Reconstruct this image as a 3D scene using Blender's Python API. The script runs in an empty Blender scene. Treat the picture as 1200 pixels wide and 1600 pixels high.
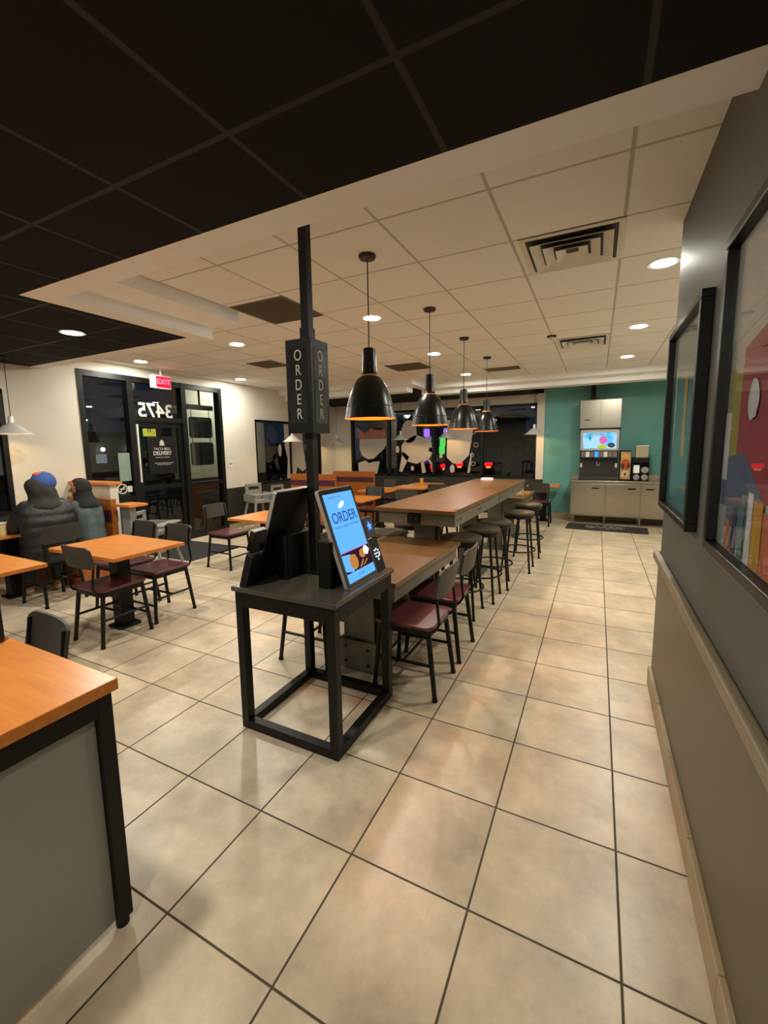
import bpy, bmesh, math, random
from mathutils import Vector, Matrix, Euler
random.seed(7)
PI = math.pi
SC = bpy.context.scene
COL = SC.collection
TS = 0.4572            # floor tile pitch

# ------------------------------------------------------------------ helpers
def lin(h):
    h = h.lstrip('#')
    r = []
    for i in (0, 2, 4):
        c = int(h[i:i+2], 16) / 255
        r.append(c / 12.92 if c <= .04045 else ((c + .055) / 1.055) ** 2.4)
    return (*r, 1.0)

def new_mat(name):
    m = bpy.data.materials.new(name); m.use_nodes = True
    nt = m.node_tree
    for n in list(nt.nodes): nt.nodes.remove(n)
    out = nt.nodes.new('ShaderNodeOutputMaterial')
    return m, nt, out

def N(nt, t, **kw):
    n = nt.nodes.new(t)
    for k, v in kw.items(): setattr(n, k, v)
    return n

def pbr(name, col, rough=.5, metal=0., var=.08, scale=8., bump=0., bscale=60., spec=.5, stretch=None, coat=0.):
    m, nt, out = new_mat(name)
    b = N(nt, 'ShaderNodeBsdfPrincipled')
    b.inputs['Roughness'].default_value = rough
    b.inputs['Metallic'].default_value = metal
    b.inputs['Specular IOR Level'].default_value = spec
    b.inputs['Coat Weight'].default_value = coat
    tc = N(nt, 'ShaderNodeTexCoord')
    mp = N(nt, 'ShaderNodeMapping')
    if stretch: mp.inputs['Scale'].default_value = stretch
    nt.links.new(tc.outputs['Object'], mp.inputs['Vector'])
    nz = N(nt, 'ShaderNodeTexNoise'); nz.inputs['Scale'].default_value = scale; nz.inputs['Detail'].default_value = 5
    nt.links.new(mp.outputs['Vector'], nz.inputs['Vector'])
    rp = N(nt, 'ShaderNodeValToRGB')
    c = lin(col) if isinstance(col, str) else col
    rp.color_ramp.elements[0].color = tuple(x * (1 - var) for x in c[:3]) + (1,)
    rp.color_ramp.elements[1].color = tuple(min(1, x * (1 + var)) for x in c[:3]) + (1,)
    rp.color_ramp.elements[0].position = .3; rp.color_ramp.elements[1].position = .7
    nt.links.new(nz.outputs['Fac'], rp.inputs['Fac'])
    nt.links.new(rp.outputs['Color'], b.inputs['Base Color'])
    if bump:
        n2 = N(nt, 'ShaderNodeTexNoise'); n2.inputs['Scale'].default_value = bscale
        nt.links.new(tc.outputs['Object'], n2.inputs['Vector'])
        bp = N(nt, 'ShaderNodeBump'); bp.inputs['Strength'].default_value = bump; bp.inputs['Distance'].default_value = .01
        nt.links.new(n2.outputs['Fac'], bp.inputs['Height']); nt.links.new(bp.outputs['Normal'], b.inputs['Normal'])
    nt.links.new(b.outputs[0], out.inputs[0])
    return m

def wood(name, c1, c2, rough=.35, axis=0, scale=3.):
    m, nt, out = new_mat(name)
    b = N(nt, 'ShaderNodeBsdfPrincipled'); b.inputs['Roughness'].default_value = rough
    tc = N(nt, 'ShaderNodeTexCoord'); mp = N(nt, 'ShaderNodeMapping')
    s = [14., 14., 14.]; s[axis] = 1.2
    mp.inputs['Scale'].default_value = s
    nt.links.new(tc.outputs['Object'], mp.inputs['Vector'])
    nz = N(nt, 'ShaderNodeTexNoise'); nz.inputs['Scale'].default_value = scale; nz.inputs['Detail'].default_value = 7; nz.inputs['Distortion'].default_value = .6
    nt.links.new(mp.outputs['Vector'], nz.inputs['Vector'])
    rp = N(nt, 'ShaderNodeValToRGB')
    rp.color_ramp.elements[0].color = lin(c1); rp.color_ramp.elements[1].color = lin(c2)
    rp.color_ramp.elements[0].position = .32; rp.color_ramp.elements[1].position = .68
    nt.links.new(nz.outputs['Fac'], rp.inputs['Fac']); nt.links.new(rp.outputs['Color'], b.inputs['Base Color'])
    nt.links.new(b.outputs[0], out.inputs[0])
    return m

def emit(name, col, strength, base=None):
    m, nt, out = new_mat(name)
    e = N(nt, 'ShaderNodeEmission'); e.inputs['Color'].default_value = lin(col); e.inputs['Strength'].default_value = strength
    nt.links.new(e.outputs[0], out.inputs[0])
    return m

def math_node(nt, op, a, b=None, clamp=False):
    n = N(nt, 'ShaderNodeMath', operation=op); n.use_clamp = clamp
    for i, v in enumerate((a, b)):
        if v is None: continue
        if isinstance(v, (int, float)): n.inputs[i].default_value = v
        else: nt.links.new(v, n.inputs[i])
    return n.outputs[0]

def grid_mat(name, pitch, offx, offy, half, c_tile, c_line, rough, line_rough, tile_var, mottle, bump=.25, speck=0., spec=.5, mscale=2.2, fine=0.):
    """square tiles laid in world x, y with thin joints"""
    m, nt, out = new_mat(name)
    b = N(nt, 'ShaderNodeBsdfPrincipled'); b.inputs['Specular IOR Level'].default_value = spec
    tc = N(nt, 'ShaderNodeTexCoord'); sp = N(nt, 'ShaderNodeSeparateXYZ'); nt.links.new(tc.outputs['Object'], sp.inputs[0])
    fr, ids = [], []
    for o, off in ((sp.outputs[0], offx), (sp.outputs[1], offy)):
        u = math_node(nt, 'DIVIDE', math_node(nt, 'SUBTRACT', o, off), pitch)
        f = math_node(nt, 'FRACT', u); ids.append(math_node(nt, 'FLOOR', u))
        fr.append(math_node(nt, 'MINIMUM', f, math_node(nt, 'SUBTRACT', 1.0, f)))
    d = math_node(nt, 'MULTIPLY', math_node(nt, 'MINIMUM', fr[0], fr[1]), pitch)
    mr = N(nt, 'ShaderNodeMapRange'); mr.inputs[1].default_value = half * .75; mr.inputs[2].default_value = half * 1.25
    nt.links.new(d, mr.inputs[0])
    cx = N(nt, 'ShaderNodeCombineXYZ'); nt.links.new(ids[0], cx.inputs[0]); nt.links.new(ids[1], cx.inputs[1])
    wn = N(nt, 'ShaderNodeTexWhiteNoise'); nt.links.new(cx.outputs[0], wn.inputs['Vector'])
    # mottling, shifted per tile so that the clouds break at the joints
    ad = N(nt, 'ShaderNodeVectorMath', operation='MULTIPLY_ADD'); nt.links.new(wn.outputs['Color'], ad.inputs[0]); ad.inputs[1].default_value = (9, 9, 9); nt.links.new(tc.outputs['Object'], ad.inputs[2])
    nz = N(nt, 'ShaderNodeTexNoise'); nz.inputs['Scale'].default_value = mscale; nz.inputs['Detail'].default_value = 8; nz.inputs['Roughness'].default_value = .62
    nt.links.new(ad.outputs[0], nz.inputs['Vector'])
    v = math_node(nt, 'ADD', math_node(nt, 'MULTIPLY', math_node(nt, 'SUBTRACT', wn.outputs['Value'], .5), tile_var),
                  math_node(nt, 'MULTIPLY', math_node(nt, 'SUBTRACT', nz.outputs['Fac'], .5), mottle))
    if fine:
        n4 = N(nt, 'ShaderNodeTexNoise'); n4.inputs['Scale'].default_value = 11; n4.inputs['Detail'].default_value = 9; n4.inputs['Roughness'].default_value = .7
        nt.links.new(ad.outputs[0], n4.inputs['Vector'])
        v = math_node(nt, 'ADD', v, math_node(nt, 'MULTIPLY', math_node(nt, 'SUBTRACT', n4.outputs['Fac'], .5), fine))
    if speck:
        n3 = N(nt, 'ShaderNodeTexNoise'); n3.inputs['Scale'].default_value = 130; nt.links.new(tc.outputs['Object'], n3.inputs['Vector'])
        v = math_node(nt, 'ADD', v, math_node(nt, 'MULTIPLY', math_node(nt, 'SUBTRACT', n3.outputs['Fac'], .5), speck))
    v = math_node(nt, 'ADD', v, 1.0)
    sc = N(nt, 'ShaderNodeVectorMath', operation='SCALE'); sc.inputs[0].default_value = lin(c_tile)[:3]; nt.links.new(v, sc.inputs['Scale'])
    mx = N(nt, 'ShaderNodeMix', data_type='RGBA')
    nt.links.new(mr.outputs[0], mx.inputs['Factor']); mx.inputs['A'].default_value = lin(c_line); nt.links.new(sc.outputs[0], mx.inputs['B'])
    nt.links.new(mx.outputs['Result'], b.inputs['Base Color'])
    rr = N(nt, 'ShaderNodeMapRange'); rr.inputs[3].default_value = line_rough; rr.inputs[4].default_value = rough
    nt.links.new(mr.outputs[0], rr.inputs[0]); nt.links.new(rr.outputs[0], b.inputs['Roughness'])
    bp = N(nt, 'ShaderNodeBump'); bp.inputs['Strength'].default_value = bump; bp.inputs['Distance'].default_value = .004
    hh = math_node(nt, 'ADD', mr.outputs[0], math_node(nt, 'MULTIPLY', nz.outputs['Fac'], .25))
    nt.links.new(hh, bp.inputs['Height']); nt.links.new(bp.outputs['Normal'], b.inputs['Normal'])
    nt.links.new(b.outputs[0], out.inputs[0])
    return m

def glass_mat(name, tint=(.86, .89, .88, 1), refl=1.0):
    m, nt, out = new_mat(name)
    t = N(nt, 'ShaderNodeBsdfTransparent'); t.inputs[0].default_value = tint
    g = N(nt, 'ShaderNodeBsdfGlossy'); g.inputs['Roughness'].default_value = .0
    ge = N(nt, 'ShaderNodeNewGeometry'); dt = N(nt, 'ShaderNodeVectorMath', operation='DOT_PRODUCT')
    nt.links.new(ge.outputs['Normal'], dt.inputs[0]); nt.links.new(ge.outputs['Incoming'], dt.inputs[1])
    c = math_node(nt, 'SUBTRACT', 1.0, math_node(nt, 'ABSOLUTE', dt.outputs['Value']), True)
    f = math_node(nt, 'MULTIPLY', math_node(nt, 'ADD', math_node(nt, 'MULTIPLY', math_node(nt, 'POWER', c, 5.0), .95), .055), refl, True)
    mx = N(nt, 'ShaderNodeMixShader'); nt.links.new(f, mx.inputs[0]); nt.links.new(t.outputs[0], mx.inputs[1]); nt.links.new(g.outputs[0], mx.inputs[2])
    nt.links.new(mx.outputs[0], out.inputs[0])
    return m

def slick(name, col, alpha, rough=.1):
    """clear plastic"""
    m, nt, out = new_mat(name)
    b = N(nt, 'ShaderNodeBsdfPrincipled'); b.inputs['Base Color'].default_value = lin(col); b.inputs['Roughness'].default_value = rough; b.inputs['Alpha'].default_value = alpha
    nt.links.new(b.outputs[0], out.inputs[0])
    return m

class MB:
    def __init__(s): s.bm = bmesh.new()
    def _add(s, verts, faces, M=None):
        vs = [s.bm.verts.new((M @ Vector(v)) if M else v) for v in verts]
        out = []
        for f in faces:
            try: out.append(s.bm.faces.new([vs[i] for i in f]))
            except ValueError: pass
        return out
    def box(s, x0, x1, y0, y1, z0, z1, M=None):
        v = [(x0,y0,z0),(x1,y0,z0),(x1,y1,z0),(x0,y1,z0),(x0,y0,z1),(x1,y0,z1),(x1,y1,z1),(x0,y1,z1)]
        s._add(v, [(3,2,1,0),(4,5,6,7),(0,1,5,4),(1,2,6,5),(2,3,7,6),(3,0,4,7)], M); return s
    def rbox(s, x0, x1, y0, y1, z0, z1, r=.03, n=4, axis='z', M=None):
        """box with rounded corners in the plane across axis"""
        if axis == 'z': a0, a1, b0, b1, c0, c1, f = x0, x1, y0, y1, z0, z1, lambda a, b, c: (a, b, c)
        elif axis == 'y': a0, a1, b0, b1, c0, c1, f = z0, z1, x0, x1, y0, y1, lambda a, b, c: (b, c, a)
        else: a0, a1, b0, b1, c0, c1, f = y0, y1, z0, z1, x0, x1, lambda a, b, c: (c, a, b)
        r = min(r, (a1-a0)/2-1e-4, (b1-b0)/2-1e-4)
        pts = []
        for cx, cy, st in ((a1-r, b1-r, 0), (a0+r, b1-r, 1), (a0+r, b0+r, 2), (a1-r, b0+r, 3)):
            for k in range(n+1):
                t = (st + k/n) * PI/2; pts.append((cx + r*math.cos(t), cy + r*math.sin(t)))
        m = len(pts)
        v = [f(a, b, c0) for a, b in pts] + [f(a, b, c1) for a, b in pts]
        fc = [tuple(range(m-1, -1, -1)), tuple(range(m, 2*m))] + [(i, (i+1) % m, m+(i+1) % m, m+i) for i in range(m)]
        s._add(v, fc, M); return s
    def prism(s, poly, z0, z1, M=None):
        m = len(poly)
        v = [(a, b, z0) for a, b in poly] + [(a, b, z1) for a, b in poly]
        s._add(v, [tuple(range(m-1, -1, -1)), tuple(range(m, 2*m))] + [(i, (i+1) % m, m+(i+1) % m, m+i) for i in range(m)], M); return s
    def lathe(s, prof, n=24, M=None, caps=True):
        rings = []
        v, f = [], []
        for r, z in prof:
            rings.append(len(v))
            for k in range(n):
                t = 2*PI*k/n; v.append((r*math.cos(t), r*math.sin(t), z))
        for i in range(len(prof)-1):
            a, b = rings[i], rings[i+1]
            for k in range(n):
                f.append((a+k, a+(k+1) % n, b+(k+1) % n, b+k))
        if caps:
            if prof[0][0] > 1e-4: f.append(tuple(rings[0]+k for k in range(n-1, -1, -1)))
            if prof[-1][0] > 1e-4: f.append(tuple(rings[-1]+k for k in range(n)))
        s._add(v, f, M); return s
    def cyl(s, x, y, z0, z1, r, n=20): return s.lathe([(r, z0), (r, z1)], n, Matrix.Translation((x, y, 0)))
    def tube(s, pts, r, n=8, closed=False):
        pts = [Vector(p) for p in pts]; m = len(pts)
        rr = r if isinstance(r, (list, tuple)) else [r]*m
        v, f = [], []
        up = None
        for i, p in enumerate(pts):
            if closed: d = pts[(i+1) % m] - pts[i-1]
            else: d = pts[min(i+1, m-1)] - pts[max(i-1, 0)]
            d.normalize()
            if up is None: up = Vector((0, 0, 1)) if abs(d.z) < .9 else Vector((1, 0, 0))
            a = d.cross(up)
            if a.length < 1e-4: a = d.cross(Vector((0, 1, 0)))
            a.normalize(); b = a.cross(d).normalized(); up = b
            for k in range(n):
                t = 2*PI*k/n + PI/n
                v.append(p + a*(rr[i]*math.cos(t)) + b*(rr[i]*math.sin(t)))
        for i in range(m if closed else m-1):
            for k in range(n):
                i2 = (i+1) % m
                f.append((i*n+k, i*n+(k+1) % n, i2*n+(k+1) % n, i2*n+k))
        if not closed: f += [tuple(range(n-1, -1, -1)), tuple((m-1)*n+k for k in range(n))]
        s._add(v, f); return s
    def ball(s, c, r, sx=1, sy=1, sz=1, u=16, w=10, M=None):
        T = (M or Matrix()) @ Matrix.Translation(c) @ Matrix.Diagonal((r*sx, r*sy, r*sz, 1))
        bmesh.ops.create_uvsphere(s.bm, u_segments=u, v_segments=w, radius=1, matrix=T); return s
    def build(s, name, mat, parent=None, loc=(0,0,0), rot=(0,0,0), bevel=0., smooth=None, seg=2):
        bmesh.ops.recalc_face_normals(s.bm, faces=s.bm.faces[:])
        me = bpy.data.meshes.new(name); s.bm.to_mesh(me); s.bm.free()
        o = bpy.data.objects.new(name, me); COL.objects.link(o)
        if mat: me.materials.append(mat)
        o.location = loc; o.rotation_euler = rot
        if parent: o.parent = parent
        if bevel:
            md = o.modifiers.new('bevel', 'BEVEL'); md.width = bevel; md.segments = seg; md.limit_method = 'ANGLE'; md.angle_limit = .7
        if smooth is not None:
            for p in me.polygons: p.use_smooth = True
            try: me.set_sharp_from_angle(angle=math.radians(smooth))
            except Exception: pass
        return o

def thing(name, label, cat, loc=(0,0,0), rz=0., group=None):
    o = bpy.data.objects.new(name, None); COL.objects.link(o)
    o.empty_display_size = .1; o.location = loc; o.rotation_euler = (0, 0, rz)
    o['label'] = label; o['category'] = cat
    if group: o['group'] = group
    return o
def tag(o, label, cat, group=None, kind=None):
    o['label'] = label; o['category'] = cat
    if group: o['group'] = group
    if kind: o['kind'] = kind
    return o
def struct(o):
    o['kind'] = 'structure'; return o
KIDS = {}
def dup(root, label, loc, rz=None, rest=None):
    def rec(o, par):
        c = o.copy(); COL.objects.link(c); c.parent = par
        for ch in [x for x in bpy.data.objects if x.parent == o]: rec(ch, c)
        return c
    c = rec(root, None)
    c['label'] = label; c.location = loc
    if rz is not None: c.rotation_euler = (0, 0, rz)
    return c

def text(name, body, size, mat, parent, loc, rot=(0,0,0), ext=.001, align='CENTER', sx=1., spacing=1., line=1., valign='CENTER', bold=0.):
    cu = bpy.data.curves.new(name, 'FONT'); cu.body = body; cu.size = size; cu.extrude = ext
    cu.align_x = align; cu.align_y = valign; cu.space_character = spacing; cu.space_line = line; cu.offset = bold
    t = bpy.data.objects.new(name + '_curve', cu); COL.objects.link(t)
    me = bpy.data.meshes.new_from_object(t.evaluated_get(bpy.context.evaluated_depsgraph_get())); me.name = name
    bpy.data.objects.remove(t); bpy.data.curves.remove(cu)
    me.materials.clear(); me.materials.append(mat)
    o = bpy.data.objects.new(name, me); COL.objects.link(o)
    o.location = loc; o.rotation_euler = rot; o.scale = (sx, 1, 1)
    if parent: o.parent = parent
    return o
FX = (PI/2, 0, PI/2)      # reads from +x
FXN = (PI/2, 0, -PI/2)    # reads from -x
FY = (PI/2, 0, 0)         # reads from -y
def rotz(a): return Matrix.Rotation(a, 4, 'Z')

# ------------------------------------------------------------------ materials
M = {}
M['floor'] = grid_mat('floor_tile', TS, 0, 0, .0038, '#cab89d', '#4e4132', .33, .8, .14, 1.15, .3, spec=.42, mscale=3.2, fine=.55)
M['ceil_light'] = grid_mat('ceiling_tile_cream', .61, -.20, .55, .0085, '#ecebe6', '#bdb8ae', .85, .8, .03, .06, .5, .08, .2)
M['ceil_dark'] = grid_mat('ceiling_tile_black', .61, -.20, -.54, .011, '#161412', '#2d2a26', .85, .6, .3, .5, .4, .8, .25)
M['cream'] = pbr('cream_paint', '#d2cdc0', .7, var=.03, scale=3, bump=.05, bscale=300)
M['cream2'] = pbr('white_soffit_paint', '#f1f2f2', .7, var=.02, scale=3)
M['grey_wall'] = pbr('dark_grey_green_paint', '#5d5c54', .6, var=.04, scale=2, bump=.06, bscale=350)
M['wains'] = pbr('brown_grey_wainscot', '#514634', .4, var=.04, scale=2)
M['rail'] = pbr('taupe_rail_wood', '#85755d', .5, var=.12, scale=6)
M['base'] = pbr('beige_base_tile', '#a5906f', .45, var=.08, scale=6)
M['teal'] = pbr('teal_plaster', '#5f9f98', .4, var=.14, scale=1.6, bump=.15, bscale=12)
M['dark_wains'] = pbr('dark_wainscot', '#262822', .5, var=.08)
M['black'] = pbr('black_powder_coat', '#0b0a08', .45, var=.15, scale=20, spec=.3)
M['black_m'] = pbr('black_matte', '#0d0c0b', .6, var=.1, spec=.3)
M['black_g'] = pbr('black_gloss', '#0a0a0b', .12, var=.1)
M['bronze'] = pbr('dark_bronze_frame', '#0a0907', .42, var=.12, spec=.35)
M['steelgrey'] = pbr('grey_painted_steel', '#6f6c60', .38, var=.08, scale=5, metal=.2)
M['steel'] = pbr('brushed_stainless', '#a9a396', .26, metal=1., var=.06, scale=4, stretch=(1, 1, 12))
M['chrome'] = pbr('polished_aluminium', '#dcd9d2', .35, metal=.3, var=.03)
M['burg'] = pbr('burgundy_laminate', '#5a2a30', .28, var=.12, scale=10, coat=.2)
M['chairgrey'] = pbr('charcoal_back_panel', '#36332e', .5, var=.06)
M['stoolseat'] = pbr('dark_worn_seat', '#4f453a', .3, var=.2, scale=14, metal=.3)
M['orange_wood'] = wood('honey_laminate', '#c4722a', '#d58435', .3, 0)
M['orange_wood_y'] = wood('honey_laminate_y', '#bd6c26', '#d07e31', .3, 1)
M['bench_wood'] = wood('orange_plywood', '#8f4d16', '#a86022', .42, 0)
M['bar_wood'] = wood('brown_butcher_block', '#5c472a', '#755a36', .3, 1, 4)
M['purple'] = pbr('purple_vinyl', '#4b2231', .4, var=.1)
M['graypanel'] = pbr('grey_melamine', '#8f8f8a', .35, var=.03, scale=2)
M['glass'] = glass_mat('window_glass')
M['picglass'] = glass_mat('picture_glass', (1, 1, 1, 1), .5)
M['white'] = pbr('white_plastic', '#d9d5ca', .4, var=.03)
M['greyplastic'] = pbr('grey_moulded_plastic', '#8d8a82', .45, var=.06)
M['mat'] = pbr('black_floor_mat', '#2a2725', .9, var=.25, scale=60, bump=.5, bscale=200)
M['matgrey'] = pbr('mat_print', '#8a8580', .8, var=.3, scale=25)
M['screenblue'] = emit('screen_blue', '#66b4ff', 0.4)
M['screenink'] = emit('screen_ink', '#3a5fb8', 0.3)
M['screenwhite'] = emit('screen_white', '#ffffff', 0.5)
M['screenpurple'] = emit('screen_dark', '#3a1c2c', 0.3)
M['screenfood'] = emit('screen_food', '#c98a45', 0.33)
M['screenpink'] = emit('screen_pink', '#d95aa8', 0.3)
M['lamp'] = emit('downlight_lens', '#fbf8ea', 175.)
M['bulb'] = emit('pendant_bulb', '#ffd49a', 70.)
M['orange_in'] = pbr('orange_enamel', '#fa9a3a', .45, var=.04)
M['exitred'] = emit('exit_red', '#ff1838', 0.8)
M['exitwhite'] = emit('exit_letter', '#ff8f98', 0.8)
M['ink'] = pbr('white_lettering', '#bdb9b0', .5, var=.02)
M['inkdark'] = pbr('dark_lettering', '#2b2b2b', .5, var=.02)
M['signpanel'] = pbr('sign_panel', '#2b2a2a', .16, var=.05)
M['decal_w'] = pbr('frosted_cling', '#b7aea3', .6, var=.05, scale=5)
M['skin'] = pbr('skin', '#9a6a4c', .5, var=.05)
M['jacket'] = pbr('dark_quilted_jacket', '#1a1615', .55, var=.3, scale=9, bump=.6, bscale=22)
M['hood'] = pbr('olive_brown_hood', '#231f19', .8, var=.25, scale=14)
M['hijab'] = pbr('black_cloth', '#0d0c0d', .8, var=.2, scale=14)
M['greytop'] = pbr('grey_blue_knit', '#4a5658', .8, var=.35, scale=12)
M['denim'] = pbr('dark_trousers', '#15151a', .8, var=.2)
M['hatblue'] = pbr('blue_knit', '#2b4a86', .8, var=.2, scale=20)
M['hatorange'] = pbr('orange_patch', '#c2452a', .7, var=.1)
M['asphalt'] = pbr('asphalt', '#1a1b1d', .7, var=.3, scale=10)
M['carpaint'] = pbr('dark_car_paint', '#3c4248', .2, var=.05, metal=.5)
M['carglass'] = pbr('car_glass', '#0a0c0e', .08, var=.05)
M['tyre'] = pbr('tyre_rubber', '#0c0c0c', .7)
M['taillight'] = emit('tail_light', '#ff1426', .9)
M['headlight'] = emit('head_light', '#f4f6ff', 7.0)
M['indicator'] = emit('amber_light', '#ff9a20', .8)
M['neonp'] = emit('neon_purple', '#8a50ff', .9)
M['neong'] = emit('neon_green', '#58d860', 0.5)
M['storewin'] = emit('lit_store_window', '#cfd8e5', .10)
M['streetbulb'] = emit('street_lamp_lens', '#e8f4ff', 16.0)
M['outwall'] = pbr('outside_wall', '#4a4640', .8, var=.1)
M['shoewhite'] = pbr('pale_shoe', '#a58e78', .6)
M['neonblue'] = emit('neon_blue', '#1f5fd0', 0.5)
M['globe'] = emit('wall_globe_light', '#eef2ff', 2.5)
M['stucco'] = pbr('pale_stucco', '#b9b6a4', .8, var=.05, bump=.2)
M['foliage'] = pbr('dark_foliage', '#10160f', .9, var=.4, scale=6)
# ------------------------------------------------------------------ camera
RGT = Vector((0.89342334, 0.44894542, -0.01558005)); UPV = Vector((-0.04257997, 0.11916091, 0.9919615)); FWD = Vector((-0.44719311, 0.88557816, -0.12557722))
cam = bpy.data.cameras.new('camera'); co = bpy.data.objects.new('camera', cam); COL.objects.link(co)
mw = Matrix((RGT, UPV, -FWD)).transposed().to_4x4(); mw.translation = (0.3264, -1.7087, 1.5697)
co.matrix_world = mw
cam.sensor_fit = 'AUTO'; cam.sensor_width = 36; cam.lens = 667.28 / 1600 * 36
cam.shift_x = (600 - 595.15) / 1600; cam.shift_y = (780.65 - 800) / 1600
cam.clip_start = .02; cam.clip_end = 120
SC.camera = co

# ------------------------------------------------------------------ shell
XL, YB, YN, XR = -5.95, 8.05, -4.0, 1.9
def wall_with(name, mat, boxes):
    b = MB()
    for q in boxes: b.box(*q)
    return struct(b.build(name, mat))
o = MB().box(XL-.2, XR+.1, YN-.1, YB+.2, -.08, 0).build('floor', M['floor']); struct(o)
# left wall: window A, door set, window B
wall_with('wall_left', M['cream'], [
    (XL-.2, XL, YN, -1.6, .80, 2.85), (XL-.2, XL, -1.6, .89, 2.3, 2.85), (XL-.2, XL, .89, 1.72, .80, 2.85),
    (XL-.2, XL, 1.72, 4.2, 2.66, 2.85), (XL-.2, XL, 4.2, 5.05, .80, 2.85), (XL-.2, XL, 5.05, 7.4, 2.14, 2.85), (XL-.2, XL, 7.4, YB, .80, 2.85)])
wall_with('wall_left_lower', M['dark_wains'], [(XL-.2, XL, YN, 1.72, 0, .80), (XL-.2, XL, 4.2, YB, 0, .80)])
wall_with('wall_back', M['cream'], [
    (XL, -5.46, YB, YB+.2, .80, 2.85), (-5.46, -.83, YB, YB+.2, 2.42, 2.85), (-.83, -.68, YB-.12, YB+.2, .80, 2.85)])
wall_with('wall_back_lower', M['dark_wains'], [(XL, -.83, YB, YB+.2, 0, .80), (-.83, -.68, YB-.12, YB+.2, 0, .80)])
wall_with('wall_teal', M['teal'], [(-.68, XR, YB-.1, YB+.2, 0, 2.85)])
wall_with('baseboard_teal', M['base'], [(-.68, XR, YB-.115, YB-.1, 0, .1)])
wall_with('baseboard_left', M['base'], [(XL, XL+.012, YN, 1.70, 0, .1), (XL, XL+.012, 4.22, YB, 0, .1)])
wall_with('wall_recess', M['cream'], [(XR, XR+.15, 1.4, YB+.2, 0, 2.85)])
wall_with('wall_near', M['cream'], [(XL-.2, XR+.1, YN-.15, YN, 0, 2.85)])
# right wall
wall_with('wall_right', M['grey_wall'], [(.71, .86, YN, 1.40, .86, 2.85), (.86, XR+.1, 1.25, 1.40, .86, 2.85)])
wall_with('wall_right_lower', M['wains'], [(.70, .86, YN, 1.40, .1, .86), (.86, XR+.1, 1.25, 1.40, .1, .86)])
o = MB().rbox(.672, .71, YN, 1.425, .835, .885, .012, 3, 'y').box(.70, XR, 1.40, 1.425, .835, .885).build('trim_1', M['rail']); struct(o)
b = MB()
y = 1.415
while y > YN:
    b.box(.682, .71, max(YN, y-.4572+.003), y, 0, .118); y -= .4572
b.box(.71, XR, 1.40, 1.415, 0, .118)
struct(b.build('baseboard_right', M['base'], bevel=.003))
# ceilings
wall_with('ceiling', M['ceil_light'], [(XL, XR, -.4, YB, 2.8, 2.86)])
wall_with('ceiling_dark', M['ceil_dark'], [(-3.15, .72, YN, -.115, 2.6, 2.7), (XL, -3.15, YN, 1.2, 2.6, 2.7)])
wall_with('ceiling_dark_far', M['ceil_dark'], [(XL, -3.0, 6.35, YB, 2.6, 2.7), (-3.0, -.70, 7.15, YB, 2.6, 2.7)])
wall_with('trim_2', M['cream2'], [(-3.15, .72, -.115, .06, 2.6, 2.8), (-3.15, -2.99, .06, 1.36, 2.6, 2.8), (XL, -3.15, 1.2, 1.36, 2.6, 2.8)])
wall_with('trim_3', M['cream2'], [(-2.99, -2.65, .06, 1.36, 2.7, 2.8), (XL, -3.0, 5.85, 6.05, 2.7, 2.8), (-3.0, -2.8, 5.85, 6.85, 2.7, 2.8), (-2.8, XR, 6.65, 6.85, 2.7, 2.8)])
wall_with('trim_4', M['cream2'], [(XL, -3.0, 6.05, 6.35, 2.6, 2.8), (-3.0, XR, 6.85, 7.15, 2.6, 2.8), (-.85, -.70, 7.15, YB, 2.6, 2.8)])
wall_with('trim_5', M['white'], [(XL+.002, -.85, YB-.03, YB-.002, .50, .525)])
# the rest of the roof void above the dark ceilings
wall_with('ceiling_slab', M['black_m'], [(XL-.2, XR+.1, YN-.1, YB+.2, 2.87, 2.95)])

# ------------------------------------------------------------------ windows and door (in the walls)
def window_y(name, ys, z0, z1, x, mids=(), fw=.05):
    """frame in a wall x = const: jambs at ys, head and sill"""
    f = MB()
    for i, yy in enumerate(ys):
        a = yy if i == 0 else (yy - fw if i == len(ys)-1 else yy - fw/2)
        f.box(x-.09, x-.01, a, a+fw, z0, z1)
    f.box(x-.09, x-.01, ys[0], ys[-1], z0, z0+fw); f.box(x-.09, x-.01, ys[0], ys[-1], z1-fw, z1)
    for z in mids: f.box(x-.085, x-.015, ys[0], ys[-1], z-fw/2, z+fw/2)
    root = struct(f.build(name, M['bronze']))
    for a, b_ in zip(ys[:-1], ys[1:]):
        g = MB().box(x-.054, x-.046, a+.01, b_-.01, z0+.01, z1-.01).build('pane', M['glass'], root)
    return root
window_y('window_1', (-1.6, -.35, .89), .80, 2.3, XL)
wB = window_y('window_2', (5.05, 6.2, 7.4), .80, 2.14, XL)
# back window wall
f = MB(); xs = (-5.46, -4.365, -3.176, -2.025, -.83); z0, z1 = .80, 2.42
for i, xx in enumerate(xs):
    a = xx if i == 0 else (xx-.06 if i == 4 else xx-.035); f.box(a, a+.07, YB+.02, YB+.1, z0, z1)
f.box(xs[0], xs[-1], YB+.02, YB+.1, z0, z0+.05); f.box(xs[0], xs[-1], YB+.02, YB+.1, z1-.05, z1)
w3 = struct(f.build('window_3', M['bronze']))
for a, b_ in zip(xs[:-1], xs[1:]): MB().box(a+.02, b_-.02, YB+.056, YB+.064, z0+.02, z1-.02).build('pane', M['glass'], w3)
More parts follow.
